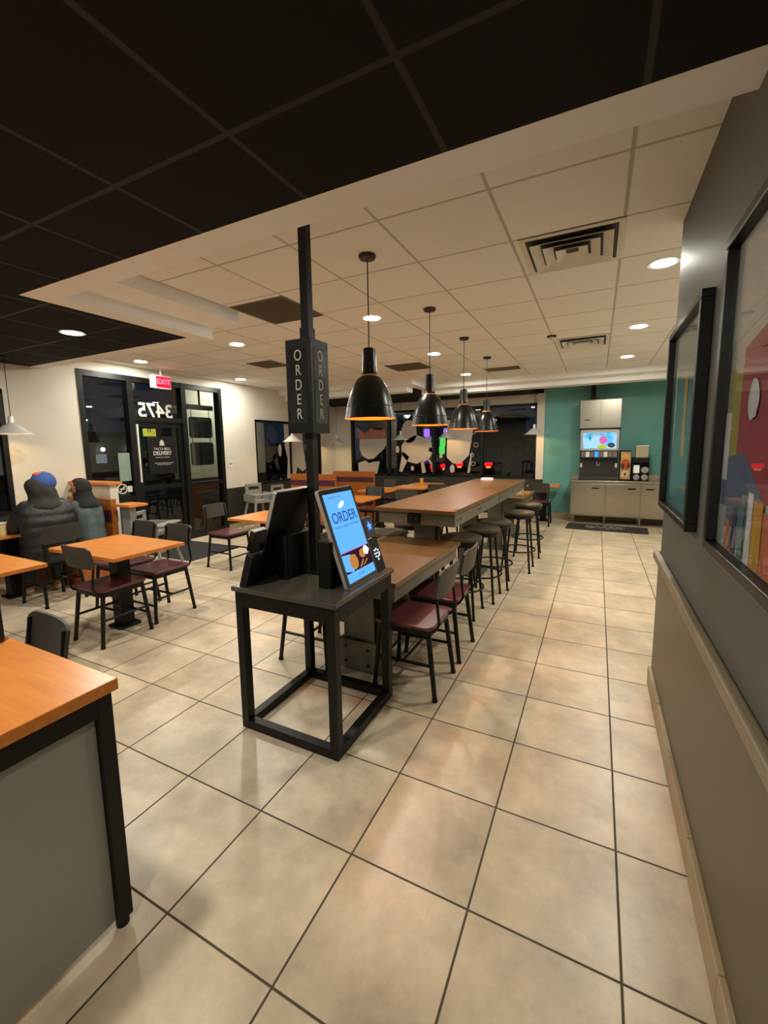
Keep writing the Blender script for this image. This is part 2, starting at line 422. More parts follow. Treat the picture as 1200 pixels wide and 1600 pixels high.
# entrance: frame, sidelights, transom, door leaf
f = MB(); X0, X1 = XL-.12, XL+.012
for a, b_, c, d in ((1.72, 1.79, 0, 2.66), (2.40, 2.49, 0, 2.66), (3.33, 3.42, 0, 2.66), (4.13, 4.2, 0, 2.66)): f.box(X0, X1, a, b_, c, d)
for a, b_, c, d in ((1.72, 4.2, 2.58, 2.66), (2.49, 3.33, 2.0, 2.07), (1.79, 2.40, 0, .1), (3.42, 4.13, 0, .1), (3.42, 4.13, .92, .98), (1.79, 2.40, .80, .87)): f.box(X0+.01, X1-.006, a, b_, c, d)
fr = struct(f.build('door_1', M['bronze']))
g = MB()
for a, b_, c, d in ((1.78, 2.41, .86, 2.6), (1.78, 2.41, .09, .81), (3.41, 4.14, .97, 2.6), (3.41, 4.14, .09, .93), (2.48, 3.34, 2.06, 2.6)):
    MB().box(XL-.054, XL-.046, a, b_, c, d).build('pane', M['glass'], fr)
lf = MB(); X0, X1 = XL-.075, XL-.025
for a, b_, c, d in ((2.495, 2.57, .01, 2.0), (3.25, 3.325, .01, 2.0), (2.57, 3.25, 1.92, 2.0), (2.57, 3.25, .01, .2), (2.57, 3.25, .92, .99)): lf.box(X0, X1, a, b_, c, d)
leaf = lf.build('door_leaf', M['bronze'], fr)
MB().box(XL-.054, XL-.046, 2.56, 3.26, .98, 1.93).box(XL-.054, XL-.046, 2.56, 3.26, .19, .93).build('glazing', M['glass'], leaf)
MB().rbox(XL-.02, XL+.015, 2.505, 2.53, 1.06, 1.95, .008).build('lit_edge_strip', M['white'], leaf)  # light reflecting along the door edge, put in as a white strip
text('street_number', '3475', .31, M['white'], fr, (XL-.045, 2.885, 2.165), FXN, bold=.006)

# things on the glass
def sheet(name, label, cat, mat, x, y0, y1, z0, z1, t=.003):
    o = MB().box(x, x+t, y0, y1, z0, z1).build(name, mat); return tag(o, label, cat)
r = thing('delivery_poster', 'black delivery poster taped inside the entrance door glass', 'poster', (XL-.04, 2.94, 1.47))
MB().box(-.001, .003, -.25, .25, -.30, .30).build('sheet', M['black_m'], r)
text('lettering', 'TACO BELL', .058, M['ink'], r, (.004, .0, .10), FX, sx=1.05)
text('title', 'DELIVERY', .085, M['ink'], r, (.004, .0, .03), FX, bold=.002, sx=.9)
text('sub_title', 'DELIVERED BY DOORDASH', .021, M['ink'], r, (.004, .0, -.035), FX)
text('small_print', 'NO DRIVE ORDER, GET TACOS\nIN THE TACOBELL APP', .024, M['ink'], r, (.004, .02, -.14), FX)
b = MB().prism([(0, .05), (.035, .02), (.04, -.03), (.05, -.045), (-.05, -.045), (-.04, -.03), (-.035, .02)], 0, .002)
b.build('bell_emblem', M['ink'], r, (.004, 0, .2), FX)
r = thing('yellow_notice', 'small yellow green notice at top of entrance door glass', 'notice', (XL-.04, 2.74, 1.83))
MB().box(0, .003, -.11, .11, -.06, .06).build('sheet', pbr('yellow_card', '#8e9a1e', .6), r)
MB().box(.003, .004, -.03, -.012, .0, .06).box(.003, .004, .01, .028, .0, .06).build('print', M['inkdark'], r)
sheet('hours_card', 'pale green card on the glass of the left sidelight', 'card', pbr('pale_green_card', '#7f9484', .6), XL-.042, 2.21, 2.385, 1.10, 1.52)
r = thing('no_smoking_sticker', 'round white no smoking sticker low on left sidelight', 'sticker', (XL-.043, 2.235, .985))
ring = MB(); pts = [(0, .07*math.cos(t*PI/12), .07*math.sin(t*PI/12)) for t in range(24)]; ring.tube(pts, .008, 6, True); ring.tube([(0, -.045, -.05), (0, .045, .05)], .006, 6); ring.build('ring', M['white'], r)
MB().box(-.004, .004, -.04, .04, -.007, .007).tube([(0, .045, .015), (0, .05, .035), (0, .04, .045)], .003, 5).build('cigarette', M['white'], r)
sheet('small_white_decal', 'small white square decal beside the no smoking sticker', 'sticker', M['white'], XL-.042, 2.315, 2.385, .93, 1.02)
r = thing('tactile_sign', 'small white tactile sign on cream wall right of entrance', 'sign', (XL+.001, 4.34, 1.26))
MB().rbox(0, .006, -.07, .07, -.06, .06, .012, 3, 'x').build('plate', M['white'], r)
text('lettering', 'EXIT', .045, M['inkdark'], r, (.0065, 0, .005), FX)

# exit sign hung from the ceiling before the door
r = thing('exit_sign', 'red lit exit sign hanging above the entrance door', 'exit sign', (-5.78, 2.86, 2.5), 0)
MB().rbox(-.03, .03, -.17, .15, 0, .2, .015, 3, 'x').build('housing', M['white'], r)
MB().box(.03, .036, -.105, .135, .02, .18).build('lit_face', M['exitred'], r)
text('lettering', 'EXIT', .11, M['exitwhite'], r, (.0365, .015, .1), FX)
MB().cyl(0, 0, .2, .3, .015).build('stem', M['white'], r)

# hanging boards beyond the right sidelight
r = thing('hanging_board_sign', 'pair of black rounded boards hung outside the right sidelight', 'sign', (-6.25, 3.96, 0))
MB().box(-.02, .02, -.27, .29, 2.27, 2.36).build('bracket', M['black_m'], r)
for z0, z1 in ((1.76, 2.14), (1.26, 1.68)): MB().rbox(-.015, .015, -.25, .25, z0, z1, .05, 4, 'x').build('board', M['black_m'], r)
for yy in (-.2, .2): MB().tube([(0, yy, 1.6), (0, yy, 2.3)], .006, 6).build('hanger_rod', M['black_m'], r)
MB().cyl(0, 0, 2.36, 2.95, .02).cyl(0, .0, 2.94, 2.95, .05).build('drop_rod', M['black_m'], r)

# window clings (white painted shapes stuck to the glass)
def cling(name, label, polys, place, group=None):
    r = thing(name, label, 'window decal', place[0], place[1])
    for k, (poly, mt) in enumerate(polys):
        MB().prism(poly, 0, .002).build('cling_shape', M[mt] if isinstance(mt, str) else mt, r, (0, 0, 0), FY)
    return r
def blob(cx, cy, rx, ry, n=28, jag=.06, seed=1):
    rd = random.Random(seed); return [(cx + rx*math.cos(2*PI*k/n)*(1+rd.uniform(-jag, jag)), cy + ry*math.sin(2*PI*k/n)*(1+rd.uniform(-jag, jag))) for k in range(n)]
M['decal_pink'] = pbr('salmon_cling', '#a8695a', .6, var=.15, scale=6)
YG = YB + .05
cup = [(-.30,-.30),(-.12,-.40),(.05,-.38),(.16,-.28),(.34,-.14),(.42,-.02),(.42,.12),(-.36,.12),(-.37,-.02),(-.36,-.14)]
cling('window_cling', 'white cup shaped window cling with salmon splash, leftmost back pane', [
    (cup, 'decal_w'), ([(-.37,.12),(-.40,.24),(-.44,.46),(-.3,.34),(-.2,.27),(.0,.42),(.06,.36),(.3,.33),(.38,.42),(.42,.12)], 'decal_pink'),
    ([(-.42,-.5),(-.40,-.8),(-.12,-.82),(.0,-.78),(.12,-.85),(.22,-.45),(.05,-.46),(-.1,-.5),(-.2,-.43)], 'decal_w')], ((-4.86, YG, 1.62), 0))
cling('window_cling', 'large round white window cling with rays, second back pane', [
    (blob(.1, -.16, .42, .33, seed=2), 'decal_w'), (blob(-.10, .28, .2, .28, seed=3), 'decal_w'), ([(-.28,-.2),(-.1,-.34),(-.3,-.72),(-.38,-.7)], 'decal_w'),
    ([(.2,-.44),(.28,-.46),(.34,-.72),(.24,-.74)], 'decal_w'), ([(.36,-.36),(.42,-.4),(.56,-.55),(.5,-.6)], 'decal_w'), ([(.4,-.2),(.55,-.25),(.56,-.17),(.44,-.1)], 'decal_w'),
    (blob(-.02, -.62, .045, .06, 12, 0), 'decal_w'), (blob(-.42, -.15, .05, .09, 12, 0), 'decal_w')], ((-3.72, YG, 1.62), 0))
cling('window_cling', 'tall white tapered window cling, third back pane', [
    ([(-.22,.52),(.40,.52),(.38,.2),(.3,-.3),(.1,-.5),(-.08,-.5),(-.24,-.35)], 'decal_w'), (blob(-.38, -.32, .04, .05, 12, 0), 'decal_w'), (blob(-.1, -.62, .06, .1, 12, .1), 'decal_w'), ([(.34,-.3),(.38,-.2),(.32,-.7),(.26,-.72)], 'decal_w')], ((-2.62, YG, 1.62), 0))
for k, (x, z, s) in enumerate(((-2.22, 1.85, .05), (-2.30, 1.62, .035), (-2.16, 1.55, .05), (-2.25, 1.32, .04), (-2.22, 1.12, .045), (-2.14, 2.02, .04))):
    o = MB(); o.tube([(s*math.cos(t*PI/6), 0, s*math.sin(t*PI/6)) for t in range(12)], .008, 5, True)
    tag(o.build('ring_cling', M['decal_w'], None, (x, YG, z)), 'small white ring cling near the edge of the third back pane', 'window decal', 'small ring clings')
cling('window_cling', 'white cup shaped window cling on the left wall window by the corner', [
    ([(-.34,.55),(.30,.55),(.34,.1),(.38,-.2),(.44,-.55),(.30,-.62),(.1,-.5),(.02,-.7),(-.14,-.92),(-.3,-.9),(-.24,-.3),(-.32,-.05)], 'decal_w'), ([(.36,-.75),(.44,-.62),(.36,-1.0),(.28,-1.0)], 'decal_w'),
    (blob(-.5, -.1, .06, .14, 14, .15), 'decal_w'), (blob(-.52, -.85, .07, .12, 14, .15), 'decal_w'), ([(.42,.0),(.52,.15),(.56,-.1),(.48,-.25)], 'decal_w'),
    ([(.34,.5),(.6,.62),(.5,.4),(.36,.38)], 'decal_w')], ((XL-.044, 6.35, 1.6), PI/2))

# ------------------------------------------------------------------ outside
wd = bpy.data.worlds.new('night_sky'); SC.world = wd; wd.use_nodes = True
bgn = wd.node_tree.nodes['Background']; bgn.inputs[0].default_value = (.012, .02, .035, 1); bgn.inputs[1].default_value = .25
o = MB().box(-40, 25, YB+.2, 45, -.25, -.15).box(-40, XL-.2, -20, YB+.2, -.25, -.15).build('ground_asphalt', M['asphalt']); struct(o)
# ------------------------------------------------------------------ lamps
def downlight(x, y, z, label):
    r = thing('downlight', label, 'ceiling light', (x, y, z), 0, 'recessed downlights')
    MB().lathe([(.075, -.002), (.098, -.004), (.10, 0)], 28, caps=False).build('trim_ring', M['white'], r)
    MB().lathe([(.0, -.0025), (.077, -.0025)], 28, caps=False).build('lens', M['lamp'], r)
    return r
dl = [(.686, 2.006, 2.8, 'bright downlight over aisle, nearest to the dark grey wall'), (.671, 3.836, 2.8, 'downlight over aisle, second from the dark grey wall'), (.661, 5.654, 2.8, 'downlight over aisle, nearest to the drink station'),
      (-1.683, 2.138, 2.8, 'downlight behind the cord of the largest black pendant'), (-1.72, 4.019, 2.8, 'downlight behind the cord of the second black pendant'), (-1.811, 5.95, 2.8, 'downlight behind the cord of the third black pendant'),
      (-3.584, 2.27, 2.8, 'downlight left of the order sign post'), (-5.50, 4.263, 2.8, 'downlight right of the entrance by the cream wall'), (-5.49, 2.347, 2.8, 'downlight above the left sidelight of the entrance'),
      (-3.858, .584, 2.6, 'downlight glowing in the black ceiling left of the cream corner'),
      (-3.7, -1.25, 2.6, 'downlight in the black ceiling over the near left tables'), (-1.4, -1.25, 2.6, 'downlight in the black ceiling over the near wood topped counter'), (.1, -2.9, 2.6, 'downlight in the black ceiling by the near end of the picture wall')]
first = None
for x, y, z, lb in dl:
    if first is None: first = downlight(x, y, z, lb)
    else: dup(first, lb, (x, y, z))

def pendant_black():
    r = thing('pendant_lamp', 'x', 'pendant lamp', (0, 0, 0), 0, 'black bell pendants over the bar')
    prof = [(.040, .46), (.043, .44), (.045, .40), (.050, .30), (.056, .285), (.085, .26), (.115, .215), (.140, .15), (.158, .08), (.170, .02), (.175, 0)]
    MB().lathe(prof, 40, caps=False).build('shade', M['black_sheen'], r, smooth=40)
    inn = [(.036, .44), (.04, .40), (.046, .30), (.081, .255), (.111, .212), (.136, .148), (.154, .079), (.166, .02), (.1745, .0005)]
    MB().lathe(inn, 40, caps=False).build('inner_enamel', M['orange_in'], r, smooth=40)
    MB().lathe([(.0, .467), (.03, .465), (.040, .46)], 24).build('neck_cap', M['black_m'], r)
    for z, rr in ((.30, .0515), (.08, .159)):
        MB().lathe([(rr, z-.003), (rr+.002, z), (rr, z+.003)], 40, caps=False).build('seam_band', M['black_sheen'], r)
    MB().ball((0, 0, .2), .035).cyl(0, 0, .23, .30, .015).build('bulb', M['bulb'], r)
    MB().cyl(0, 0, .465, 1.03, .004, 8).build('cord', M['bronze'], r)
    MB().lathe([(.0, 1.048), (.056, 1.048), (.058, 1.04), (.05, 1.025), (.0, 1.02)], 28).build('ceiling_canopy', M['canopy'], r)
    return r
M['black_sheen'] = pbr('black_spun_metal', '#151412', .3, var=.1, scale=30, metal=.3)
M['canopy'] = pbr('dark_bronze_canopy', '#3a3024', .4, var=.1, metal=.4)
pl = ['large black bell pendant with orange inside, nearest to the order sign', 'black bell pendant with orange inside, second along the bar', 'black bell pendant with orange inside, third along the bar', 'small black bell pendant with orange inside, furthest along the bar']
p0 = pendant_black()
for k, (x, y) in enumerate(((-1.065, .905), (-1.09, 2.14), (-1.113, 3.36), (-1.133, 4.62))):
    if k == 0: p0.location = (x, y, 1.752); p0['label'] = pl[0]
    else: dup(p0, pl[k], (x, y, 1.752))

def pendant_silver(label, x, y, z, zc):
    r = thing('silver_pendant_lamp', label, 'pendant lamp', (x, y, z), 0, 'silver pendants over the window tables')
    L = zc - z
    MB().lathe([(.018, .20), (.024, .19), (.028, .125), (.040, .115), (.075, .095), (.105, .07), (.13, .04), (.165, .018), (.19, .004), (.192, 0)], 32, caps=False).build('shade', M['chrome'], r, smooth=40)
    MB().lathe([(.036, .112), (.071, .092), (.101, .067), (.127, .037), (.162, .016), (.188, .002)], 32, caps=False).build('inner_face', M['white'], r, smooth=40)
    MB().ball((0, 0, .06), .03).build('bulb', M['bulb'], r)
    MB().cyl(0, 0, .2, L-.01, .004, 8).build('cord', M['black_m'], r)
    MB().lathe([(.0, L), (.05, L), (.045, L-.015), (0, L-.02)], 20).build('ceiling_canopy', M['black_m'], r)
    return r
for lb, x, y, z, zc in (('silver pendant lamp before the left wall window cling', -5.1, 5.17, 1.675, 2.8), ('silver pendant lamp in the far corner between the windows', -5.45, 7.35, 1.65, 2.6),
    ('silver pendant lamp before the second back window pane', -3.78, 7.5, 1.70, 2.6), ('silver pendant lamp just under the black pendants by back windows', -2.75, 7.75, 1.72, 2.6),
    ('silver pendant lamp by the cream column beside the teal wall', -.83, 7.55, 1.75, 2.6), ('silver pendant lamp by the near left window above seated diners', -5.5, .75, 1.76, 2.6)):
    pendant_silver(lb, x, y, z, zc)
# ------------------------------------------------------------------ ceiling fittings
def diffuser(label, x0, x1, y0, y1):
    cx, cy, w, h = (x0+x1)/2, (y0+y1)/2, (x1-x0)/2, (y1-y0)/2
    r = thing('air_diffuser', label, 'air vent', (cx, cy, 2.8), 0, 'white square air diffusers')
    MB().box(-w, w, -h, h, -.003, 0).build('backing', M['vent_dark'], r)
    for k, (s, z) in enumerate(((1.0, -.008), (.80, -.03), (.56, -.03), (.32, -.03))):
        b = MB(); t = .12 if k == 0 else .19
        v, fcs = [], []
        for q, zz in ((s, z), (s - t, z + (.0 if k == 0 else .026))):
            q = max(q, .03)
            v += [(-w*q, -h*q, zz), (w*q, -h*q, zz), (w*q, h*q, zz), (-w*q, h*q, zz)]
        for i in range(4): fcs.append((i, (i+1) % 4, 4+(i+1) % 4, 4+i))
        b._add(v, fcs); o = b.build('louvre_ring', M['vent_white'], r)
        md = o.modifiers.new('thick', 'SOLIDIFY'); md.thickness = .004
    return r
M['vent_dark'] = pbr('vent_dark', '#3f3a33', .7); M['vent_white'] = pbr('vent_white', '#ded9ce', .5)
M['vent_grey'] = pbr('grey_return_grille', '#75695a', .7, var=.1)
diffuser('white square air diffuser nearest to the dark grey wall', -.16, .42, 1.16, 1.75)
diffuser('white square air diffuser further along the aisle ceiling', -.17, .40, 4.0, 4.6)
def grille(label, x0, x1, y0, y1):
    r = thing('return_grille', label, 'air vent', ((x0+x1)/2, (y0+y1)/2, 2.8), 0, 'grey return air grilles')
    w, h = (x1-x0)/2, (y1-y0)/2
    MB().box(-w, w, -h, h, -.004, 0).build('frame', M['vent_grey'], r)
    b = MB(); n = 22
    for k in range(n):
        y = -h*.92 + 2*h*.92*k/(n-1); b.box(-w*.93, w*.93, y-.004, y+.004, -.012, -.004)
    b.build('louvres', M['vent_grey'], r); return r
grille('large grey return grille left of the order sign post', -2.62, -2.03, 1.22, 1.83)
grille('grey return grille between the first two black pendants', -2.70, -2.10, 4.45, 5.0)
grille('small grey grille above the open floor left of order sign', -4.35, -3.88, 3.2, 3.65)
grille('grey grille beside the furthest black pendant', -1.40, -.85, 5.55, 5.85)
r = thing('smoke_detector', 'small ceiling sensor with dark cap before the far diffuser', 'detector', (-.2, 3.796, 2.8))
MB().lathe([(.0, -.012), (.05, -.012), (.055, 0)], 24).build('mount', M['bronze'], r); MB().lathe([(0, -.05), (.02, -.05), (.022, -.012)], 16).build('probe', M['white'], r)
# ------------------------------------------------------------------ chairs and stools
def make_chair():
    """faces local +y; origin on the floor under the seat centre"""
    r = thing('dining_chair', 'x', 'chair')
    MB().rbox(-.20, .20, -.20, .20, .445, .468, .045).build('seat', M['burg'], r, bevel=.006)
    MB().rbox(-.185, .185, -.185, .185, .405, .445, .03).build('seat_frame', M['black'], r)
    for sx in (-1, 1):
        MB().tube([(sx*.165, .165, .42), (sx*.19, .20, .012)], [.017, .015], 8).cyl(sx*.19, .20, 0, .015, .018, 10).build('leg', M['black'], r, smooth=40)
        MB().tube([(sx*.165, -.165, .42), (sx*.19, -.215, .012)], [.017, .015], 8).cyl(sx*.19, -.215, 0, .015, .018, 10).build('leg', M['black'], r, smooth=40)
        MB().tube([(sx*.155, -.15, .42), (sx*.16, -.205, .44), (sx*.165, -.235, .49), (sx*.165, -.225, .58), (sx*.165, -.215, .66), (sx*.165, -.235, .80)], .0095, 8).build('back_rod', M['black'], r, smooth=40)
        MB().tube([(sx*.178, .183, .215), (sx*.178, -.19, .215)], .010, 8).build('stretcher', M['black'], r, smooth=40)
    MB().tube([(-.178, .0, .215), (.178, .0, .215)], .010, 8).build('stretcher', M['black'], r, smooth=40)
    MB().tube([(-.182, .19, .16), (.182, .19, .16)], .010, 8).build('stretcher', M['black'], r, smooth=40)
    # curved backrest panel
    b = MB(); n = 10; v, f = [], []
    for k in range(n+1):
        u = -1 + 2*k/n; x = .19*u; y = -.245 + .022*(u*u)
        cut = .022*max(0, abs(u)-.8)/.2
        for zz, dy in ((.645+cut*.6, .0), (.825-cut, -.028)):
            v.append((x, y+dy, zz)); v.append((x, y+dy+.013, zz))
    for k in range(n):
        a, c = 4*k, 4*(k+1)
        f += [(a, c, c+2, a+2), (a+1, a+3, c+3, c+1), (a, a+1, c+1, c), (a+2, c+2, c+3, a+3)]
    f += [(0, 2, 3, 1), (4*n, 4*n+1, 4*n+3, 4*n+2)]
    b._add(v, f); b.build('backrest', M['chairgrey'], r, smooth=40)
    return r
CH = None
def chair(x, y, rz, label, group):
    global CH
    if CH is None:
        CH = make_chair(); CH.location = (x, y, 0); CH.rotation_euler = (0, 0, math.radians(rz)); CH['label'] = label; CH['group'] = group; return CH
    c = dup(CH, label, (x, y, 0), math.radians(rz)); c['group'] = group; return c
G1 = 'chairs along the low brown table'
chair(-.715, .81, 90, 'burgundy seated chair at low brown table, right behind the order kiosk stand', G1)
chair(-.715, 1.33, 90, 'burgundy seated chair at low brown table, next to the first round stool', G1)
chair(-1.50, .83, -90, 'chair on far side of the low brown table, seen between kiosk stand legs', G1)
chair(-1.50, 1.33, -90, 'chair on far side of the low brown table, next to the bar pedestal', G1)
G2 = 'chairs around the honey wood table for four'
chair(-3.30, .38, 0, 'dark chair at honey square table with its back to the camera', G2)
chair(-3.36, .87, 180, 'dark chair at honey square table, facing camera nearest the open floor', G2)
chair(-3.88, .87, 180, 'dark chair at honey square table, facing camera beside the wooden booth', G2)
chair(-4.74, .63, 92, 'dark chair under the person in the hooded jacket', 'chairs of the seated diners')
chair(-1.87, -.985, 176, 'charcoal backed chair peeking over the near wood topped counter', 'chairs by the near counter')
G3 = 'chairs in the middle of the dining room'
chair(-4.02, 2.38, -90, 'dark chair at small honey table beside the door mat and high chairs', G3)
chair(-2.98, 3.45, -4, 'dark chair seen just above the card reader of the lit kiosk', G3)
chair(-3.30, 5.0, 180, 'dark chair on the far side of the honey table behind the lit kiosk', G3)
chair(-3.95, 3.95, -90, 'dark chair left of the honey table behind the lit kiosk', G3)
chair(-2.62, 5.15, 20, 'black chair with its back to the bar, nearest left of the bar end', G3)
chair(-2.40, 6.25, 10, 'black chair before the bright honey table by the back windows', G3)
chair(-3.75, 6.6, 180, 'dark chair beside the second wooden booth by the back windows', G3)
chair(-1.95, 6.5, 90, 'black chair behind the far end of the bar', G3)
chair(-.62, 7.02, 0, 'black backed chair by the teal wall beyond the round stools', 'chairs by the teal wall')

def make_stool():
    r = thing('bar_stool', 'x', 'stool', (0, 0, 0), 0, 'round bar stools')
    MB().lathe([(0, .70), (.175, .70), (.187, .708), (.19, .718), (.187, .728), (.175, .732), (0, .730)], 36).build('seat', M['stoolseat'], r, smooth=50)
    MB().lathe([(.165, .66), (.178, .66), (.178, .70), (.165, .70)], 36, caps=False).build('seat_ring', M['black'], r, smooth=40)
    for k in range(4):
        t = PI/4 + k*PI/2; c, s_ = math.cos(t), math.sin(t)
        MB().tube([(c*.155, s_*.155, .69), (c*.235, s_*.235, .012)], [.014, .012], 8).cyl(c*.235, s_*.235, 0, .014, .016, 10).build('leg', M['black'], r, smooth=40)
    R_ = .155 + (.70-.26)/.69*.08
    MB().tube([(R_*math.cos(k*PI/16), R_*math.sin(k*PI/16), .26) for k in range(32)], .009, 8, True).build('foot_ring', M['black'], r, smooth=40)
    return r
st = make_stool()
SL = ['round bar stool half hidden behind the low brown table, nearest of its row', 'round bar stool on aisle side, second from the low brown table', 'round bar stool on aisle side in the middle of the row', 'round bar stool on aisle side, second from the far end', 'round bar stool on aisle side, last before the teal wall',
      'round bar stool on the window side of the bar, nearest to low table', 'round bar stool on the window side, second along the bar', 'round bar stool on the window side, middle of the bar', 'round bar stool on the window side, fourth along the bar']
for k, (x, y, a) in enumerate(((-.76, 2.08, 5), (-.69, 2.56, 0), (-.66, 3.0, 8), (-.51, 3.74, 0), (-.50, 4.5, 4), (-1.47, 2.02, 0), (-1.50, 2.62, 10), (-1.46, 3.3, 0), (-1.48, 4.0, 5))):
    if k == 0: st.location = (x, y, 0); st['label'] = SL[0]
    else: dup(st, SL[k], (x, y, 0), math.radians(a))

# ------------------------------------------------------------------ the bar run: low table, bar, low table
BR = math.radians(-1.2)
def bolt_row(b, pts, r=.009):
    for p in pts: b.ball(p, r, u=8, w=6)
r = thing('bar_table', 'long high bar table with brown wood top and grey steel apron', 'bar table', (-1.075, 1.68, 0), BR)
L = 3.42
MB().box(-.375, .375, 0, L, .985, 1.02).build('tabletop', M['bar_wood'], r, bevel=.004)
b = MB(); b.box(.345, .36, .05, 1.70, .875, .985).box(.345, .36, 1.74, L-.05, .875, .985); b.build('apron', M['steelgrey'], r)
b = MB(); b.box(-.36, -.345, .05, L-.05, .875, .985); b.build('apron', M['steelgrey'], r)
MB().box(-.345, .345, .05, .065, .875, .985).build('apron', M['steelgrey'], r)
MB().box(-.345, .345, L-.065, L-.05, .875, .985).build('apron', M['steelgrey'], r)
b = MB()
for y in (.12, .2, .8, .88, 1.62, 1.82, 2.5, 2.58, 3.2): bolt_row(b, [(.361, y, .93)], .008)
b.build('bolts', M['black_m'], r)
for y in (.32, 1.7, 3.1):
    b = MB(); b.box(-.1, .1, y-.07, y-.058, .02, .985).box(-.1, .1, y+.058, y+.07, .02, .985).box(-.012, .012, y-.058, y+.058, .02, .985)
    p = b.build('pedestal', M['steelgrey'], r)
    MB().box(-.2, .2, y-.16, y+.16, 0, .02).build('foot_plate', M['steelgrey'], p)
x = MB().rbox(-.07, .05, .03, .05, .885, .975, .012, 3, 'y').build('power_outlet', M['black_m'], r)
b = MB()
for dx in (-.035, .015): b.box(dx-.014, dx+.014, .026, .031, .91, .95)
b.build('socket_face', M['black_g'], x)
def low_table(label, loc, L, w):
    r = thing('low_table', label, 'table', loc, BR*1.6)
    MB().box(-w/2, w/2, 0, L, .685, .72).build('tabletop', M['bar_wood'], r, bevel=.004)
    for sx in (-1, 1): MB().box(sx*(w/2-.035)-.007, sx*(w/2-.035)+.007, .04, L-.04, .585, .685).build('apron', M['steelgrey'], r)
    for yy in (.04, L-.055): MB().box(-w/2+.04, w/2-.04, yy, yy+.015, .585, .685).build('apron', M['steelgrey'], r)
    for y in ((.22, L-.22) if L > 1.2 else (L/2,)):
        b = MB(); b.box(-.12, .12, y-.075, y-.06, .02, .69).box(-.12, .12, y+.06, y+.075, .02, .69).box(-.012, .012, y-.06, y+.06, .02, .69)
        p = b.build('pedestal', M['steelgrey'], r)
        MB().rbox(-.25, .25, y-.105, y-.078, .0, .22, .05, 3, 'y').build('foot_plate', M['steelgrey'], p)
        q = MB(); bolt_row(q, [(sx*.09, y-.108, z) for sx in (-1, 1) for z in (.06, .17)], .01); q.build('bolts', M['black_m'], p)
    return r
low_table('low brown table with grey apron between the kiosk stand and bar', (-1.12, .62, 0), 1.28, .74)
low_table('low brown table beyond the far end of the bar', (-1.04, 5.16, 0), 1.15, .74)
r = thing('napkin_stack', 'flat cream napkin stack on the far end of the bar', 'napkins', (-1.16, 4.85, 1.02), .2)
MB().rbox(-.09, .09, -.06, .06, 0, .03, .01).build('stack', M['cream2'], r, bevel=.004); MB().box(-.08, .08, -.05, .05, .03, .033).build('top_sheet', M['cream2'], r)
r = thing('napkin_dispenser', 'small beige napkin dispenser on low table beyond the bar', 'dispenser', (-.82, 5.5, .72), .1)
MB().rbox(-.11, .11, -.07, .07, 0, .11, .02).build('box', pbr('beige_plastic', '#b79d72', .4), r, bevel=.006); MB().box(-.08, .08, -.072, -.069, .03, .09).build('opening', M['white'], r)
r = thing('serving_tray', 'orange brown tray on the right of the table beyond the bar', 'tray', (-.80, 5.95, .72), .1)
MB().rbox(-.13, .13, -.1, .1, 0, .018, .02).build('tray_base', M['orange_wood'], r)

# ------------------------------------------------------------------ order kiosk stand with post and sign
r = thing('kiosk_stand', 'square black steel kiosk stand with open frame legs', 'stand', (-1.083, .253, 0))
hw = .32
for sx in (-1, 1):
    for sy in (-1, 1):
        MB().box(sx*hw-(.05 if sx > 0 else 0), sx*hw+(.05 if sx < 0 else 0), sy*hw-(.05 if sy > 0 else 0), sy*hw+(.05 if sy < 0 else 0), 0, .80).build('leg', M['black'], r, bevel=.003)
for s in (-1, 1):
    MB().box(-hw+.05, hw-.05, s*hw-(.05 if s > 0 else 0), s*hw+(.05 if s < 0 else 0), .0, .05).build('bottom_rail', M['black'], r, bevel=.003)
    MB().box(s*hw-(.05 if s > 0 else 0), s*hw+(.05 if s < 0 else 0), -hw+.05, hw-.05, .0, .05).build('bottom_rail', M['black'], r, bevel=.003)
    MB().box(-hw+.05, hw-.05, s*hw-(.04 if s > 0 else 0), s*hw+(.04 if s < 0 else 0), .715, .80).build('apron', M['black'], r, bevel=.003)
    MB().box(s*hw-(.04 if s > 0 else 0), s*hw+(.04 if s < 0 else 0), -hw+.05, hw-.05, .715, .80).build('apron', M['black'], r, bevel=.003)
MB().rbox(-hw-.015, hw+.015, -hw-.015, hw+.015, .80, .826, .008).build('tabletop', M['kiosktop'] if 'kiosktop' in M else pbr('charcoal_laminate', '#4a463f', .22, var=.12, scale=5), r, bevel=.004)
PX, PY = -1.15, .335
r = thing('sign_post', 'tall square black post rising from kiosk stand to ceiling', 'post', (PX, PY, .826))
MB().box(-.025, .025, -.025, .025, 0, 1.974).build('shaft', M['black'], r, bevel=.002)
MB().box(-.055, .055, -.055, .055, 0, .012).build('base_plate', M['black'], r, bevel=.002)
MB().box(-.03, .03, -.03, .03, 1.33, 1.40).build('collar', M['black'], r)
r = thing('order_sign', 'four sided black box sign lettered ORDER around the post', 'sign', (-1.162, .34, 1.645))
MB().box(-.085, .085, -.085, .085, 0, .51).build('housing', M['black'], r, bevel=.003)
for k, (rot, dx, dy) in enumerate((((PI/2, 0, 0), 0, -1), ((PI/2, 0, PI/2), 1, 0), ((PI/2, 0, PI), 0, 1), ((PI/2, 0, -PI/2), -1, 0))):
    p = MB().box(-.058, .058, .055, .465, 0, .002).build('face_panel', M['signpanel'], r, (dx*.085, dy*.085, 0), rot)
    t = text('lettering', 'O\nR\nD\nE\nR', .083, M['ink'], p, (0, .262, .0025), (0, 0, 0), line=.95, sx=.78)

